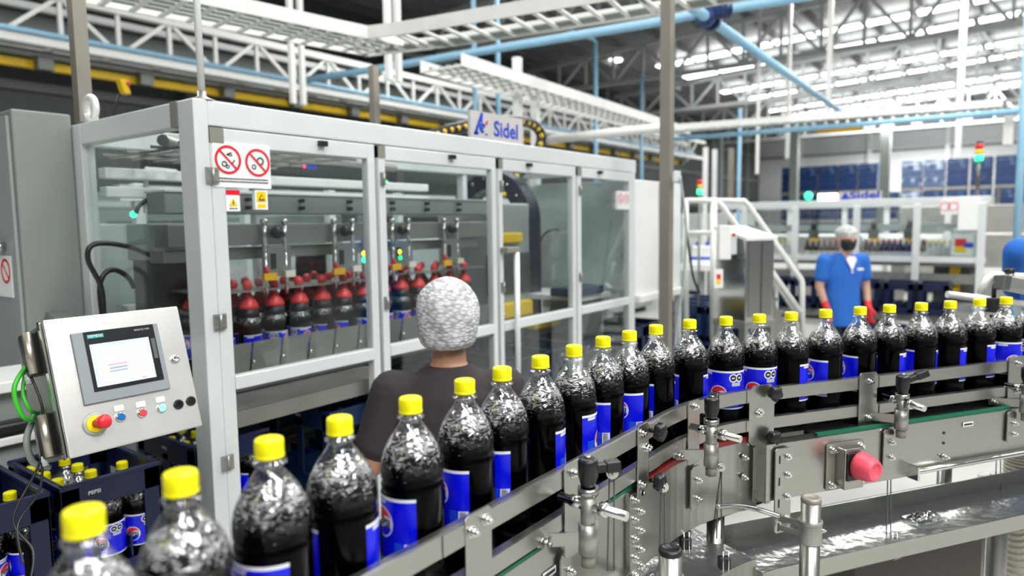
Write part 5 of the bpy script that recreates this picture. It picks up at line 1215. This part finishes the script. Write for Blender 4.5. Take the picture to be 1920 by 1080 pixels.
for k, x in enumerate(list(range(1732, 1790, 11))+list(range(1430, 1480, 11))):
    lab = f'pale bottle in the far machine, {ords[k]} from the middle post'
    if k == 0: tw.location = (FX+.36, fy(x), 1.25); tw['label'] = lab; tw['group'] = 'pale bottles in the far machine'
    else: copy_tree(tw, (FX+.36, fy(x), 1.25), 0, lab)
for k, (a, b) in enumerate([(1600, 1625), (1632, 1682), (1690, 1760)]):
    tag(MB().cyl((FX+.55, fy(b), 1.46), (FX+.55, fy(a), 1.46), .075, 16).build('air_cylinder', M_WHITE), f'white horizontal cylinder inside the far machine, {ords[k]} from the left', 'cylinder')
for k, x in enumerate((1518, 1632, 1700)):
    g = thing('gripper_unit', f'black and amber gripper unit in the far machine, {ords[k]} from the left', 'gripper', (FX+.22, fy(x), 1.5)); y = fy(x)
    MB().box(FX+.16, FX+.22, y-.05, y+.05, 1.50, 1.60).build('body', M_DSTEEL, g); MB().box(FX+.15, FX+.16, y-.07, y+.03, 1.47, 1.50).build('tag', M_AMBER, g); MB().cyl((FX+.19, y, 1.6), (FX+.19, y, 1.7), .03, 10).build('knob', M_BLACK, g)
q = at(1812, 465, 0, FX+.1); can = thing('canister', 'white plastic canister with a coloured label in the right bay of the far machine', 'canister', (FX+.15, q.y, 1.31))
MB().box(FX+.06, FX+.2, q.y-.14, q.y+.14, 1.31, 1.56).build('body', M_WHITE, can, bevel=.02); MB().cyl((FX+.13, q.y+.09, 1.56), (FX+.13, q.y+.09, 1.61), .03, 12).build('cap', M_WHITE, can)
mb = MB(); mb.box(FX+.052, FX+.06, q.y-.0, q.y+.1, 1.42, 1.50, 0).box(FX+.052, FX+.06, q.y-.0, q.y+.1, 1.36, 1.42, 1).box(FX+.051, FX+.06, q.y-.06, q.y+.02, 1.41, 1.46, 2); mb.build('label_patch', [M_RED, M_WYEL, M_LOGOB], can)
# stack lights
def stack_light(x, y, dist, label, zb, on=2, r=.022):
    q = at(x, y, 0, FX+.04) if dist == 8.0 else dp(x, y, dist); s = thing('stack_light', label, 'signal light', (q.x, q.y, zb)); h = .035*dist/5
    MB().cyl((q.x, q.y, zb), (q.x, q.y, q.z-h*1.5), r*.5, 10).build('stem', M_DSTEEL, s)
    for k, (nme, m_) in enumerate([('green_lamp', M_LEDG), ('amber_lamp', M_LEDY if on < 2 else M_AMBER), ('red_lamp', M_LEDR if on < 2 else M_RED)]): MB().cyl((q.x, q.y, q.z+(k-1.5)*h), (q.x, q.y, q.z+(k-.5)*h-.003), r, 14).build(nme, m_, s)
    MB().cyl((q.x, q.y, q.z+1.5*h), (q.x, q.y, q.z+1.9*h), r*.8, 12).build('top_cap', M_BLACK, s)
stack_light(1836, 285, 8.0, 'tall signal light glowing green above the right end of the far machine', 1.94, r=.036)
stack_light(1312, 350, 6.0, 'small red amber green signal light left of the stair rails', .0, on=2, r=.022)
tag(MB().sphere(at(1516, 367, 0, FX), .045, 12).build('signal_lamp', M_LEDG), 'round green signal lamp on the left part of the far machine top rail', 'lamp')
# ------------------------------------------------------------------ stair with handrails and steel cabinet
st = thing('stair', 'steel crossover stair with white handrails right of the machine end', 'stair', dp(1420, 700, 4.6)*1)
st.location.z = 0; ORG[st.name] = Vector(st.location)
def rail(pts, d_, r=.020): return MB().tube([dp(x, y, d_) for x, y in pts], r, 10).build('handrail', M_WTRAY, st)
rail([(1288, 376), (1342, 376), (1352, 385), (1378, 420), (1440, 500), (1500, 585)], 4.7); rail([(1345, 376), (1396, 377), (1404, 386), (1502, 524), (1504, 530), (1504, 640)], 5.0)
rail([(1288, 436), (1338, 436)], 4.7, .016); rail([(1440, 500), (1455, 540), (1456, 640)], 4.75, .014)
rail([(1437, 500), (1500, 600)], 5.1, .02); rail([(1286, 372), (1286, 640)], 4.7, .02); rail([(1338, 376), (1338, 640)], 4.7, .024)
mb = MB()
for k in range(6): q = dp(1425+k*14, 560+k*24, 4.9); mb.obox(q, CR*.03, CF*.25, (0, 0, .012))
for s_ in (4.65, 5.15): mb.bar(dp(1418, 545, s_), dp(1500, 690, s_), .03, .12)
mb.build('steps', M_STEEL, st)
q = dp(1408, 520, 4.2)
sc_ = thing('steel_cabinet', 'stainless steel cabinet with a sloping roof beside the stair', 'cabinet', (q.x, q.y, 0))
a = (CR*1).normalized(); a.z = 0; a.normalize(); b = Vector((-a.y, a.x, 0)); rot = Matrix.Rotation(R(28), 3, 'Z'); a1 = rot @ a; b1 = rot @ b
def sb(mb, u0, u1, v0, v1, z0, z1, m=0): return mb.obox(Vector((q.x, q.y, 0))+a1*(u0+u1)/2+b1*(v0+v1)/2+Vector((0, 0, (z0+z1)/2)), a1*(u1-u0)/2, b1*(v1-v0)/2, (0, 0, (z1-z0)/2), m)
sb(MB(), -.17, .06, -.12, .12, 1.13, 1.62).build('body', M_STEELP, sc_, bevel=.006)
mb = MB(); o_ = Vector((q.x, q.y, 0)); P = [(-.18, -.13, 1.625), (.075, -.13, 1.625), (.075, .13, 1.69), (-.18, .13, 1.69)]
mb.add([o_+a1*u+b1*v+Vector((0, 0, z)) for u, v, z in P]+[o_+a1*u+b1*v+Vector((0, 0, z-.02)) for u, v, z in P], [(0, 1, 2, 3), (7, 6, 5, 4), (0, 4, 5, 1), (1, 5, 6, 2), (2, 6, 7, 3), (3, 7, 4, 0)]); mb.build('roof', M_WHITE, sc_)
sb(MB(), -.15, .04, -.124, -.12, 1.16, 1.60).build('door', M_STEEL, sc_); sb(MB(), -.05, -.045, -.128, -.12, 1.16, 1.6).build('door_seam', M_DSTEEL, sc_)
sb(MB(), -.18, .07, -.13, .13, 1.09, 1.13).build('base_frame', M_STEELM, sc_)
for u in (-.16, .05):
    for v in (-.11, .11): sb(MB(), u-.015, u+.015, v-.015, v+.015, 0, 1.09).build('leg', M_STEELM, sc_)
w = dp(1357, 455, 4.05)
wb = thing('wall_switch_box', 'white switch box with cables on the left face of the steel cabinet', 'switch box', w); MB().obox(w, CR*.035, CF*.03, CU*.10).build('box', M_WHITE, wb, bevel=.005); MB().obox(w+CR*.05-CU*.01, CR*.018, CF*.03, CU*.06).build('side_box', M_LGREY, wb, bevel=.004); MB().sphere(w+CR*.05+CU*.045-CF*.03, .012, 8).build('button', M_RED, wb)
w = dp(1347, 522, 4.05); mb = MB(); mb.obox(w, CR*.026, CF*.004, CU*.055, 0); mb.obox(w-CF*.005+CU*.01, CR*.012, CF*.002, CU*.014, 1); mb.obox(w-CF*.005-CU*.02, CR*.012, CF*.002, CU*.014, 2); tag(mb.build('notice_card', [M_PAPER, M_RED, M_WYEL]), 'white notice card with red and yellow patches below the switch box', 'notice')
# hose strip running up the tall post
P = [dp(x, y, 3.7) for x, y in [(1275, 330), (1286, 420), (1282, 520), (1270, 610), (1262, 700)]]
tag(MB().tube(chain(P, 0), .007, 8).build('cable', M_GREY), 'grey cable hanging right of the tall grey post', 'cable')
P = [dp(x, y, 4.4) for x, y in [(1284, 410), (1292, 470), (1300, 520), (1312, 550)]]
tag(MB().tube(chain(P, 0), .008, 8).build('cable', M_BLACK), 'black cable hanging left of the stair rails', 'cable')
q = dp(1268, 332, 3.75); tag(MB().obox(q, CR*.02, CF*.02, CU*.03).build('junction_box', M_LGREY, bevel=.004), 'small pale junction box at the top right of the white cabinet', 'box')
# jugs on the shelf left of the stair, clutter beyond
for k, x in enumerate((1308, 1326)):
    q = dp(x, 475, 7.2); g = thing('jug', f'white jug with a blue band on a shelf left of the stair, {"left" if k == 0 else "right"} of two', 'jug', q)
    MB().box(q.x-.05, q.x+.05, q.y-.05, q.y+.05, q.z-.12, q.z+.08).build('body', M_WHITE, g, bevel=.02); MB().cyl((q.x, q.y, q.z+.08), (q.x, q.y, q.z+.12), .02, 10).build('cap', M_LOGOB, g); MB().box(q.x-.052, q.x+.052, q.y-.052, q.y+.052, q.z-.07, q.z-.03).build('band', M_LOGOB, g, bevel=.01)
q = dp(1317, 497, 7.2); sh = thing('shelf', 'white shelf under two jugs left of the stair', 'shelf', (q.x, q.y, 0)); MB().obox((q.x, q.y, q.z-.02), (.15, 0, 0), (0, .2, 0), (0, 0, .03)).build('board', M_WHITE, sh); MB().box(q.x-.02, q.x+.02, q.y-.02, q.y+.02, 0, q.z-.05).build('leg', M_GREY, sh)
# long low machinery between the stair and the far wall
for i, (x, y, sx, sy, h, m_, l) in enumerate([(13.5, 3.4, 1.6, 3.2, 1.45, M_STEELM, 'grey filling line housing far behind the far machine'), (16.5, 7.0, 2, 3, 1.9, M_LGREY, 'pale machine block far behind the stair'), (12.0, -.2, .5, 1.6, 1.5, M_STEELM, 'steel housing far right behind the far machine'), (11., 6.5, 3, 1.2, 1.7, M_GREY, 'grey machine block behind the right end of the first machine'), (20, 1.0, 3, 3, 2.0, M_STEELM, 'low steel machine block in the far distance')]):
    b = thing('machine_block', l, 'machine', (x, y, 0)); MB().box(x-sx/2, x+sx/2, y-sy/2, y+sy/2, .1, h).build('housing', m_, b, bevel=.02); MB().box(x-sx/2-.05, x-sx/2, y-sy/2, y+sy/2, h*.6, h*.68).build('rail', M_WHITE, b)
    MB().box(x-sx/2-.02, x-sx/2, y-sy/2+.1, y-sy/2+.6, h*.2, h*.55).build('door', M_DSTEEL, b); MB().box(x-sx/2+.1, x+sx/2-.1, y-sy/2+.1, y+sy/2-.1, 0, .1).build('plinth', M_DARK, b)
# low machines in front of the dark left wall
for i, (x, y, sx, sy, h, m_) in enumerate([(2.2, 12.5, 2.5, 1.2, 2.0, M_CAB), (6.5, 12.3, 3.5, 1.4, 2.3, M_GREY), (12, 12.3, 4, 1.4, 2.4, M_CAB), (19, 12.3, 5, 1.4, 2.5, M_GREY)]):
    b = thing('machine_block', f'grey machine housing by the dark left wall, {ords[i]} from the camera', 'machine', (x, y, 0)); MB().box(x-sx/2, x+sx/2, y-sy/2, y+sy/2, 0, h).build('housing', m_, b, bevel=.02); MB().box(x-sx/2+.2, x+sx/2-.2, y-sy/2-.03, y-sy/2, h*.55, h*.8).build('window', M_DARK, b); MB().box(x-sx/2, x+sx/2, y-sy/2-.04, y-sy/2, h*.9, h*.94).build('rail', M_WHITE, b)
# sensor arm at the right edge behind the bottles
D2 = 2.3
t = thing('inspection_camera', 'pale tube arm with a black clamp and a grey camera box behind the last bottles', 'sensor arm', dp(1860, 640, D2))
MB().tube([dp(x, y, D2) for x, y in [(1776, 552), (1850, 561), (1990, 580)]], .012, 12).build('arm_tube', M_WTRAY, t)
MB().tube([dp(x, y, D2+.05) for x, y in [(1838, 550), (1852, 522), (1862, 516), (1990, 522)]], .012, 12).build('bent_tube', M_WTRAY, t)
MB().obox(dp(1864, 572, D2-.02), CR*.020, CF*.02, CU*.024).build('clamp', M_BLACK, t, bevel=.003); MB().cyl(dp(1863, 560, D2-.01), dp(1865, 528, D2-.01), .007, 10).build('clamp_bolt', M_BLACK, t)
c_ = dp(1908, 535, D2-.02); ca = (CR*.98-CU*.2).normalized(); cb_ = ca.cross(CF).normalized(); MB().obox(c_, ca*.05, CF*.03, cb_*.022).build('camera_box', M_STEELM, t, bevel=.004)
MB().obox(dp(1878, 530, D2-.03), ca*.012, CF*.028, cb_*.024).build('camera_front', M_DSTEEL, t, bevel=.003)
MB().cyl(dp(1893, 512, D2), dp(1893, 503, D2), .016, 16).build('knob', M_BLACK, t); MB().cyl(dp(1893, 522, D2), dp(1893, 512, D2), .013, 16).build('knob_base', M_STEELM, t)
q = dp(1864, 590, D2); MB().box(q.x-.012, q.x+.012, q.y-.012, q.y+.012, 1.0, q.z).build('post', M_BLACK, t); MB().bar((q.x, q.y, 1.02), path(s_px(1880, 1.0), .15, 1.02)[0], .02).build('foot', M_STEELM, t)
# ------------------------------------------------------------------ people
M_SKIN = mat('skin', (.46, .24, .15), .5, 0, .08, 20); M_SKIN2 = mat('skin_pale', (.52, .30, .21), .5, 0, .06, 20)
M_TEE = mat('charcoal_shirt', (.034, .026, .028), .85, 0, .2, 30, .3, 14); M_POLO = mat('blue_polo', (.015, .13, .52), .8, 0, .15, 14, .25, 12)
M_TROU = mat('navy_trousers', (.008, .011, .03), .8, 0, .2, 14); M_GLOVE = mat('red_glove', (.65, .03, .03), .6); M_MASK = mat('black_mask', (.01, .01, .012), .6); M_SHOE = mat('black_shoe', (.012, .012, .012), .4)
def net_mat():
    m = bpy.data.materials.new('hair_net'); m.use_nodes = True; nt = m.node_tree; b = nt.nodes['Principled BSDF']; b.inputs['Roughness'].default_value = .8
    tc = nt.nodes.new('ShaderNodeTexCoord'); mp = nt.nodes.new('ShaderNodeMapping'); mp.inputs['Scale'].default_value = (1, 1, 2.0)
    wv = nt.nodes.new('ShaderNodeTexVoronoi'); wv.inputs['Scale'].default_value = 58; wv.inputs['Randomness'].default_value = 1.0; wv.feature = 'F1'
    nz = nt.nodes.new('ShaderNodeTexNoise'); nz.inputs['Scale'].default_value = 9; nz.inputs['Detail'].default_value = 3
    nt.links.new(tc.outputs['Object'], mp.inputs[0]); nt.links.new(mp.outputs[0], wv.inputs['Vector']); nt.links.new(tc.outputs['Object'], nz.inputs['Vector'])
    m1 = nt.nodes.new('ShaderNodeMath'); m1.operation = 'MULTIPLY'; nt.links.new(wv.outputs['Distance'], m1.inputs[0]); nt.links.new(nz.outputs['Fac'], m1.inputs[1])
    cr = nt.nodes.new('ShaderNodeValToRGB'); e = cr.color_ramp.elements; e[0].position = .10; e[0].color = (.74, .76, .75, 1); e[1].position = .36; e[1].color = (.36, .38, .38, 1)
    nt.links.new(m1.outputs[0], cr.inputs[0]); nt.links.new(cr.outputs[0], b.inputs['Base Color'])
    bp = nt.nodes.new('ShaderNodeBump'); bp.inputs['Strength'].default_value = .9; bp.inputs['Distance'].default_value = .008; nt.links.new(m1.outputs[0], bp.inputs['Height']); nt.links.new(bp.outputs[0], b.inputs['Normal'])
    return m
M_NET = net_mat()
def loft(mb, secs, n=20):
    """secs: (x, y, z, rx, ry) ellipses stacked in z"""
    vs = []; fs = []
    for x, y, z, rx, ry in secs:
        for i in range(n): a = 2*math.pi*i/n; vs.append((x+rx*math.cos(a), y+ry*math.sin(a), z))
    for k in range(len(secs)-1):
        for i in range(n): j = (i+1) % n; fs.append((k*n+i, k*n+j, (k+1)*n+j, (k+1)*n+i))
    N = len(secs)-1; fs += [tuple(range(n))[::-1], tuple(N*n+i for i in range(n))]; mb.add(vs, fs, 0, True); return mb
def limb(mb, pts, rs, n=14):
    for (p, q, a, b) in zip(pts, pts[1:], rs, rs[1:]): mb.cyl(p, q, a, n, 0, b)
    for p, r_ in zip(pts, rs): mb.sphere(p, r_*1.0, 12)
def fuse(o, vox=.008, sm=4):
    r_ = o.modifiers.new('fuse', 'REMESH'); r_.mode = 'VOXEL'; r_.voxel_size = vox; r_.use_smooth_shade = True
    s_ = o.modifiers.new('soften', 'SMOOTH'); s_.factor = .5; s_.iterations = sm; return o
def fingers(mb, w, d, side, curl=.5, up=None):
    """palm and five fingers hanging from the wrist w along d"""
    w, d = Vector(w), Vector(d).normalized(); s_ = Vector((0, 1, 0)); s_ = (s_-d*s_.dot(d)).normalized(); n = d.cross(s_)*side
    c = w+d*.05; mb.obox(c, s_*.038, n*.013, d*.048); mb.sphere(w, .026, 10)
    for k, L in enumerate((.062, .072, .068, .052)):
        b = w+d*.095+s_*(.028-.019*k); m_ = b+d*L*.55+n*L*.12*curl; e = m_+(d*(.8-.4*curl)+n*curl*.7).normalized()*L*.5; limb(mb, [b-d*.01, m_, e], [.0095, .009, .0075], 8)
    b = w+d*.03+s_*.035; limb(mb, [b, b+d*.035+s_*.025+n*.008, b+d*.062+s_*.028+n*.02], [.012, .011, .009], 8)
def person(label, base, face, pose, shirt, skin, vox=.008, mask=False, gloves=None, collar=False, zo=0.):
    """face: heading in radians; local x = the person's right, y = forward"""
    t = thing('person', label, 'person', (base[0], base[1], zo)); M = Matrix.Translation((base[0], base[1], zo)) @ Matrix.Rotation(face-math.pi/2, 4, 'Z')
    H = pose['H']; k = H/1.7; tilt = pose.get('tilt', 0)
    def mk(): b = MB(); b.X = M; return b
    hz = H-.115*k; hx, hy = pose.get('head', (0, .0)); 
    # body
    b = mk(); loft(b, [(hx, hy+.015, hz-.13*k, .030, .045), (hx, hy+.02, hz-.105*k, .050, .066), (hx, hy+.012, hz-.06*k, .066, .084), (hx, hy, hz, .075, .094), (hx, hy-.008, hz+.05*k, .072, .090), (hx, hy-.01, hz+.09*k, .048, .062), (hx, hy-.01, hz+.108*k, .016, .02)])
    b.sphere((hx, hy+.102, hz-.03*k), .014, 10, 0, (.8, 1, 1.4)); b.sphere((hx, hy+.088, hz-.068*k), .018, 10, 0, (1.4, .7, .5))
    for s_ in (-1, 1): b.sphere((hx+s_*.077, hy-.005, hz-.02*k), .03, 10, 0, (.35, .6, 1)); b.sphere((hx+s_*.03, hy+.078, hz+.018*k), .016, 8, 0, (1.2, .6, .5))
    limb(b, [(hx*.5, hy-.02, H-.36*k), (hx, hy-.01, hz-.07*k)], [.058, .052])
    sh = H-.31*k-pose.get('drop', 0); loft(b, [(0, 0, .92*k, .13, .09), (0, 0, 1.1*k, .125, .09), (0, 0, 1.3*k, .15, .095), (0, -.01, sh, .13, .07), (0, -.01, sh+.05, .06, .055)])
    for s_, key in ((-1, 'L'), (1, 'Rr')):
        S_, E, Wr = [Vector(p) for p in pose[key]]; limb(b, [S_, E, Wr], [.050, .040, .027])
        if not gloves: fingers(b, Wr, (Wr-E), s_)
    bo = fuse(b.build('body', skin, t), vox, 3)
    # eyes
    b = mk()
    for s_ in (-1, 1): b.sphere((hx+s_*.030, hy+.085, hz+.004*k), .011, 10)
    b.build('eyes', M_PAPER, t); b = mk()
    for s_ in (-1, 1): b.sphere((hx+s_*.030, hy+.094, hz+.003*k), .0055, 8)
    b.build('pupils', M_BLACK, t)
    b = mk(); loft(b, [(0, .0, pose.get('hem', .80)*k, .175, .125), (0, .0, .92*k, .168, .122), (0, 0, 1.08*k, .160, .118), (0, -.005, 1.24*k, .182, .122), (0, -.012, sh-.035, .18, .105), (0, -.015, sh+.012, .13, .080), (hx*.4, -.015+hy*.4, sh+.052, .072, .062)])
    for s_, key in ((-1, 'L'), (1, 'Rr')):
        S_, E, Wr = [Vector(p) for p in pose[key]]; m_ = S_.lerp(E, pose.get('sleeve', .72)); limb(b, [Vector((s_*.10, -.01, sh-.04)), S_+Vector((0, 0, .006)), m_], [.070, .070, .066]); d_ = (m_-S_).normalized(); b.cyl(m_-d_*.02, m_+d_*.02, .067, 14, 0, .066)
    fuse(b.build('shirt', shirt, t), vox, 4)
    b = mk(); loft(b, [(0, 0, .78*k, .155, .115), (0, 0, .86*k, .16, .118), (0, 0, .98*k, .150, .11)])
    for s_ in (-1, 1): limb(b, [(s_*.085, 0, .80*k), (s_*.095, .01, .46*k), (s_*.10, -.02, .09*k)], [.088, .062, .052])
    fuse(b.build('trousers', M_TROU, t), .012, 3)
    for s_ in (-1, 1):
        b = mk(); loft(b, [(s_*.10, .045, .0, .045, .13), (s_*.10, .045, .03, .046, .13), (s_*.10, .03, .07, .04, .10), (s_*.10, -.01, .11, .036, .05)]); b.build('shoe', M_SHOE, t)
    # hair net
    b = mk(); nf = pose.get('net', 1.0)
    def q(a, z, r): return r*(1+.035*math.sin(a*7+z*40)+.02*math.sin(a*13+z*70))
    secs = [(hz-.115*k, .066, .070, -.030), (hz-.10*k, .085, .088, -.03), (hz-.055*k, .094, .105, -.02), (hz, .098, .116, -.012), (hz+.05*k, .093, .112, -.008), (hz+.09*k, .070, .085, -.01), (hz+.115*k, .034, .045, -.01), (hz+.122*k, .003, .004, -.01)]
    if pose.get('net_short'): secs = [(hz+.012*k, .078, .098, -.01), (hz+.03*k, .084, .104, -.008)]+secs[4:]
    vs = []; fs = []; n = 48
    for z, rx, ry, dy in secs:
        for i in range(n): a = 2*math.pi*i/n; zz = z + (0.03*max(0, math.sin(a))**2 if (z < hz-.05*k and not pose.get('net_short')) else 0); vs.append((hx+q(a, z, rx*nf)*math.cos(a), hy+dy+q(a, z, ry*nf)*math.sin(a), zz))
    for j in range(len(secs)-1):
        for i in range(n): l = (i+1) % n; fs.append((j*n+i, j*n+l, (j+1)*n+l, (j+1)*n+i))
    b.add(vs, fs, 0, True); o = b.build('hair_net', M_NET, t, sub=2)
    so = o.modifiers.new('thick', 'SOLIDIFY'); so.thickness = .002
    if mask:
        b = mk(); loft(b, [(hx, hy+.03, hz-.125*k, .040, .052), (hx, hy+.03, hz-.09*k, .060, .070), (hx, hy+.028, hz-.045*k, .070, .080), (hx, hy+.026, hz-.015*k, .072, .076)]); b.build('face_mask', M_MASK, t)
    if collar:
        b = mk(); b.prism([(-.05, 0), (0, -.10), (.05, 0), (.03, .03), (-.03, .03)], (0, .125, sh-.01), (1, 0, 0), (0, -.15, 1), .01); b.build('collar', M_PAPER, t)
        b = mk(); b.obox((-.09, .125, sh-.10), (.03, 0, 0), (0, .004, 0), (0, 0, .010)); b.build('chest_badge', M_PAPER, t)
        b = mk(); b.cyl((0, .12, sh-.08), (0, .137, sh-.12), .004, 6); b.sphere((0, .14, sh-.125), .010, 8); b.build('pendant', M_PAPER, t)
    if gloves:
        for s_, key in ((-1, 'L'), (1, 'Rr')):
            S_, E, Wr = [Vector(p) for p in pose[key]]; b = mk(); fingers(b, Wr, (Wr-E), s_, .9); limb(b, [Wr.lerp(E, .22), Wr], [.033, .03]); fuse(b.build('glove', gloves, t), .006, 2)
    return t
hp = dp(848, 590, 2.15); az = math.atan2(CF.y, CF.x)
H1 = 1.555; sh1 = H1-.31*H1/1.7-.035
person('person seen from behind in a charcoal T-shirt and white hair net, facing the machine', (hp.x-.01, hp.y+.01), az+R(4),
       dict(H=H1, drop=.035, head=(0, .02), L=[(-.175, -.01, sh1-.035), (-.255, -.01, .975), (-.20, .20, .93)], Rr=[(.175, -.01, sh1-.035), (.25, .02, .98), (.20, .22, .95)], sleeve=.66, net=1.02), M_TEE, M_SKIN, .007)
q = dp(1581, 500, 6.5)
H2 = 1.665; sh2 = H2-.31*H2/1.7
person('person in a blue polo shirt, black face mask, white hair net and red gloves', (q.x, q.y), az+math.pi+R(8),
       dict(H=H2, head=(0, .035), L=[(-.19, 0, sh2-.03), (-.235, .0, 1.10), (-.20, .10, .90)], Rr=[(.19, 0, sh2-.03), (.235, .0, 1.10), (.215, .09, .91)], sleeve=.62, net_short=True, hem=.74), M_POLO, M_SKIN2, .01, True, M_GLOVE, True)
q = dp(2005, 500, 3.0)
H3 = 1.74; sh3 = H3-.31*H3/1.7
bx = tag(MB().box(q.x-.35, q.x+.35, q.y-.3, q.y+.35, 0, .16).build('step_platform', M_STEELM, bevel=.004), 'low steel step under the person at the right edge', 'step')
person('person in a blue shirt turned away, cut off by the right edge of the photo', (q.x, q.y), az-R(60),
       dict(H=H3, head=(0, .08), L=[(-.19, 0, sh3-.03), (-.23, .10, 1.18), (-.14, .30, 1.12)], Rr=[(.19, 0, sh3-.03), (.25, .08, 1.16), (.14, .3, 1.12)], sleeve=.75, net_short=True, hem=.76), M_POLO, M_SKIN2, .01, zo=.16)
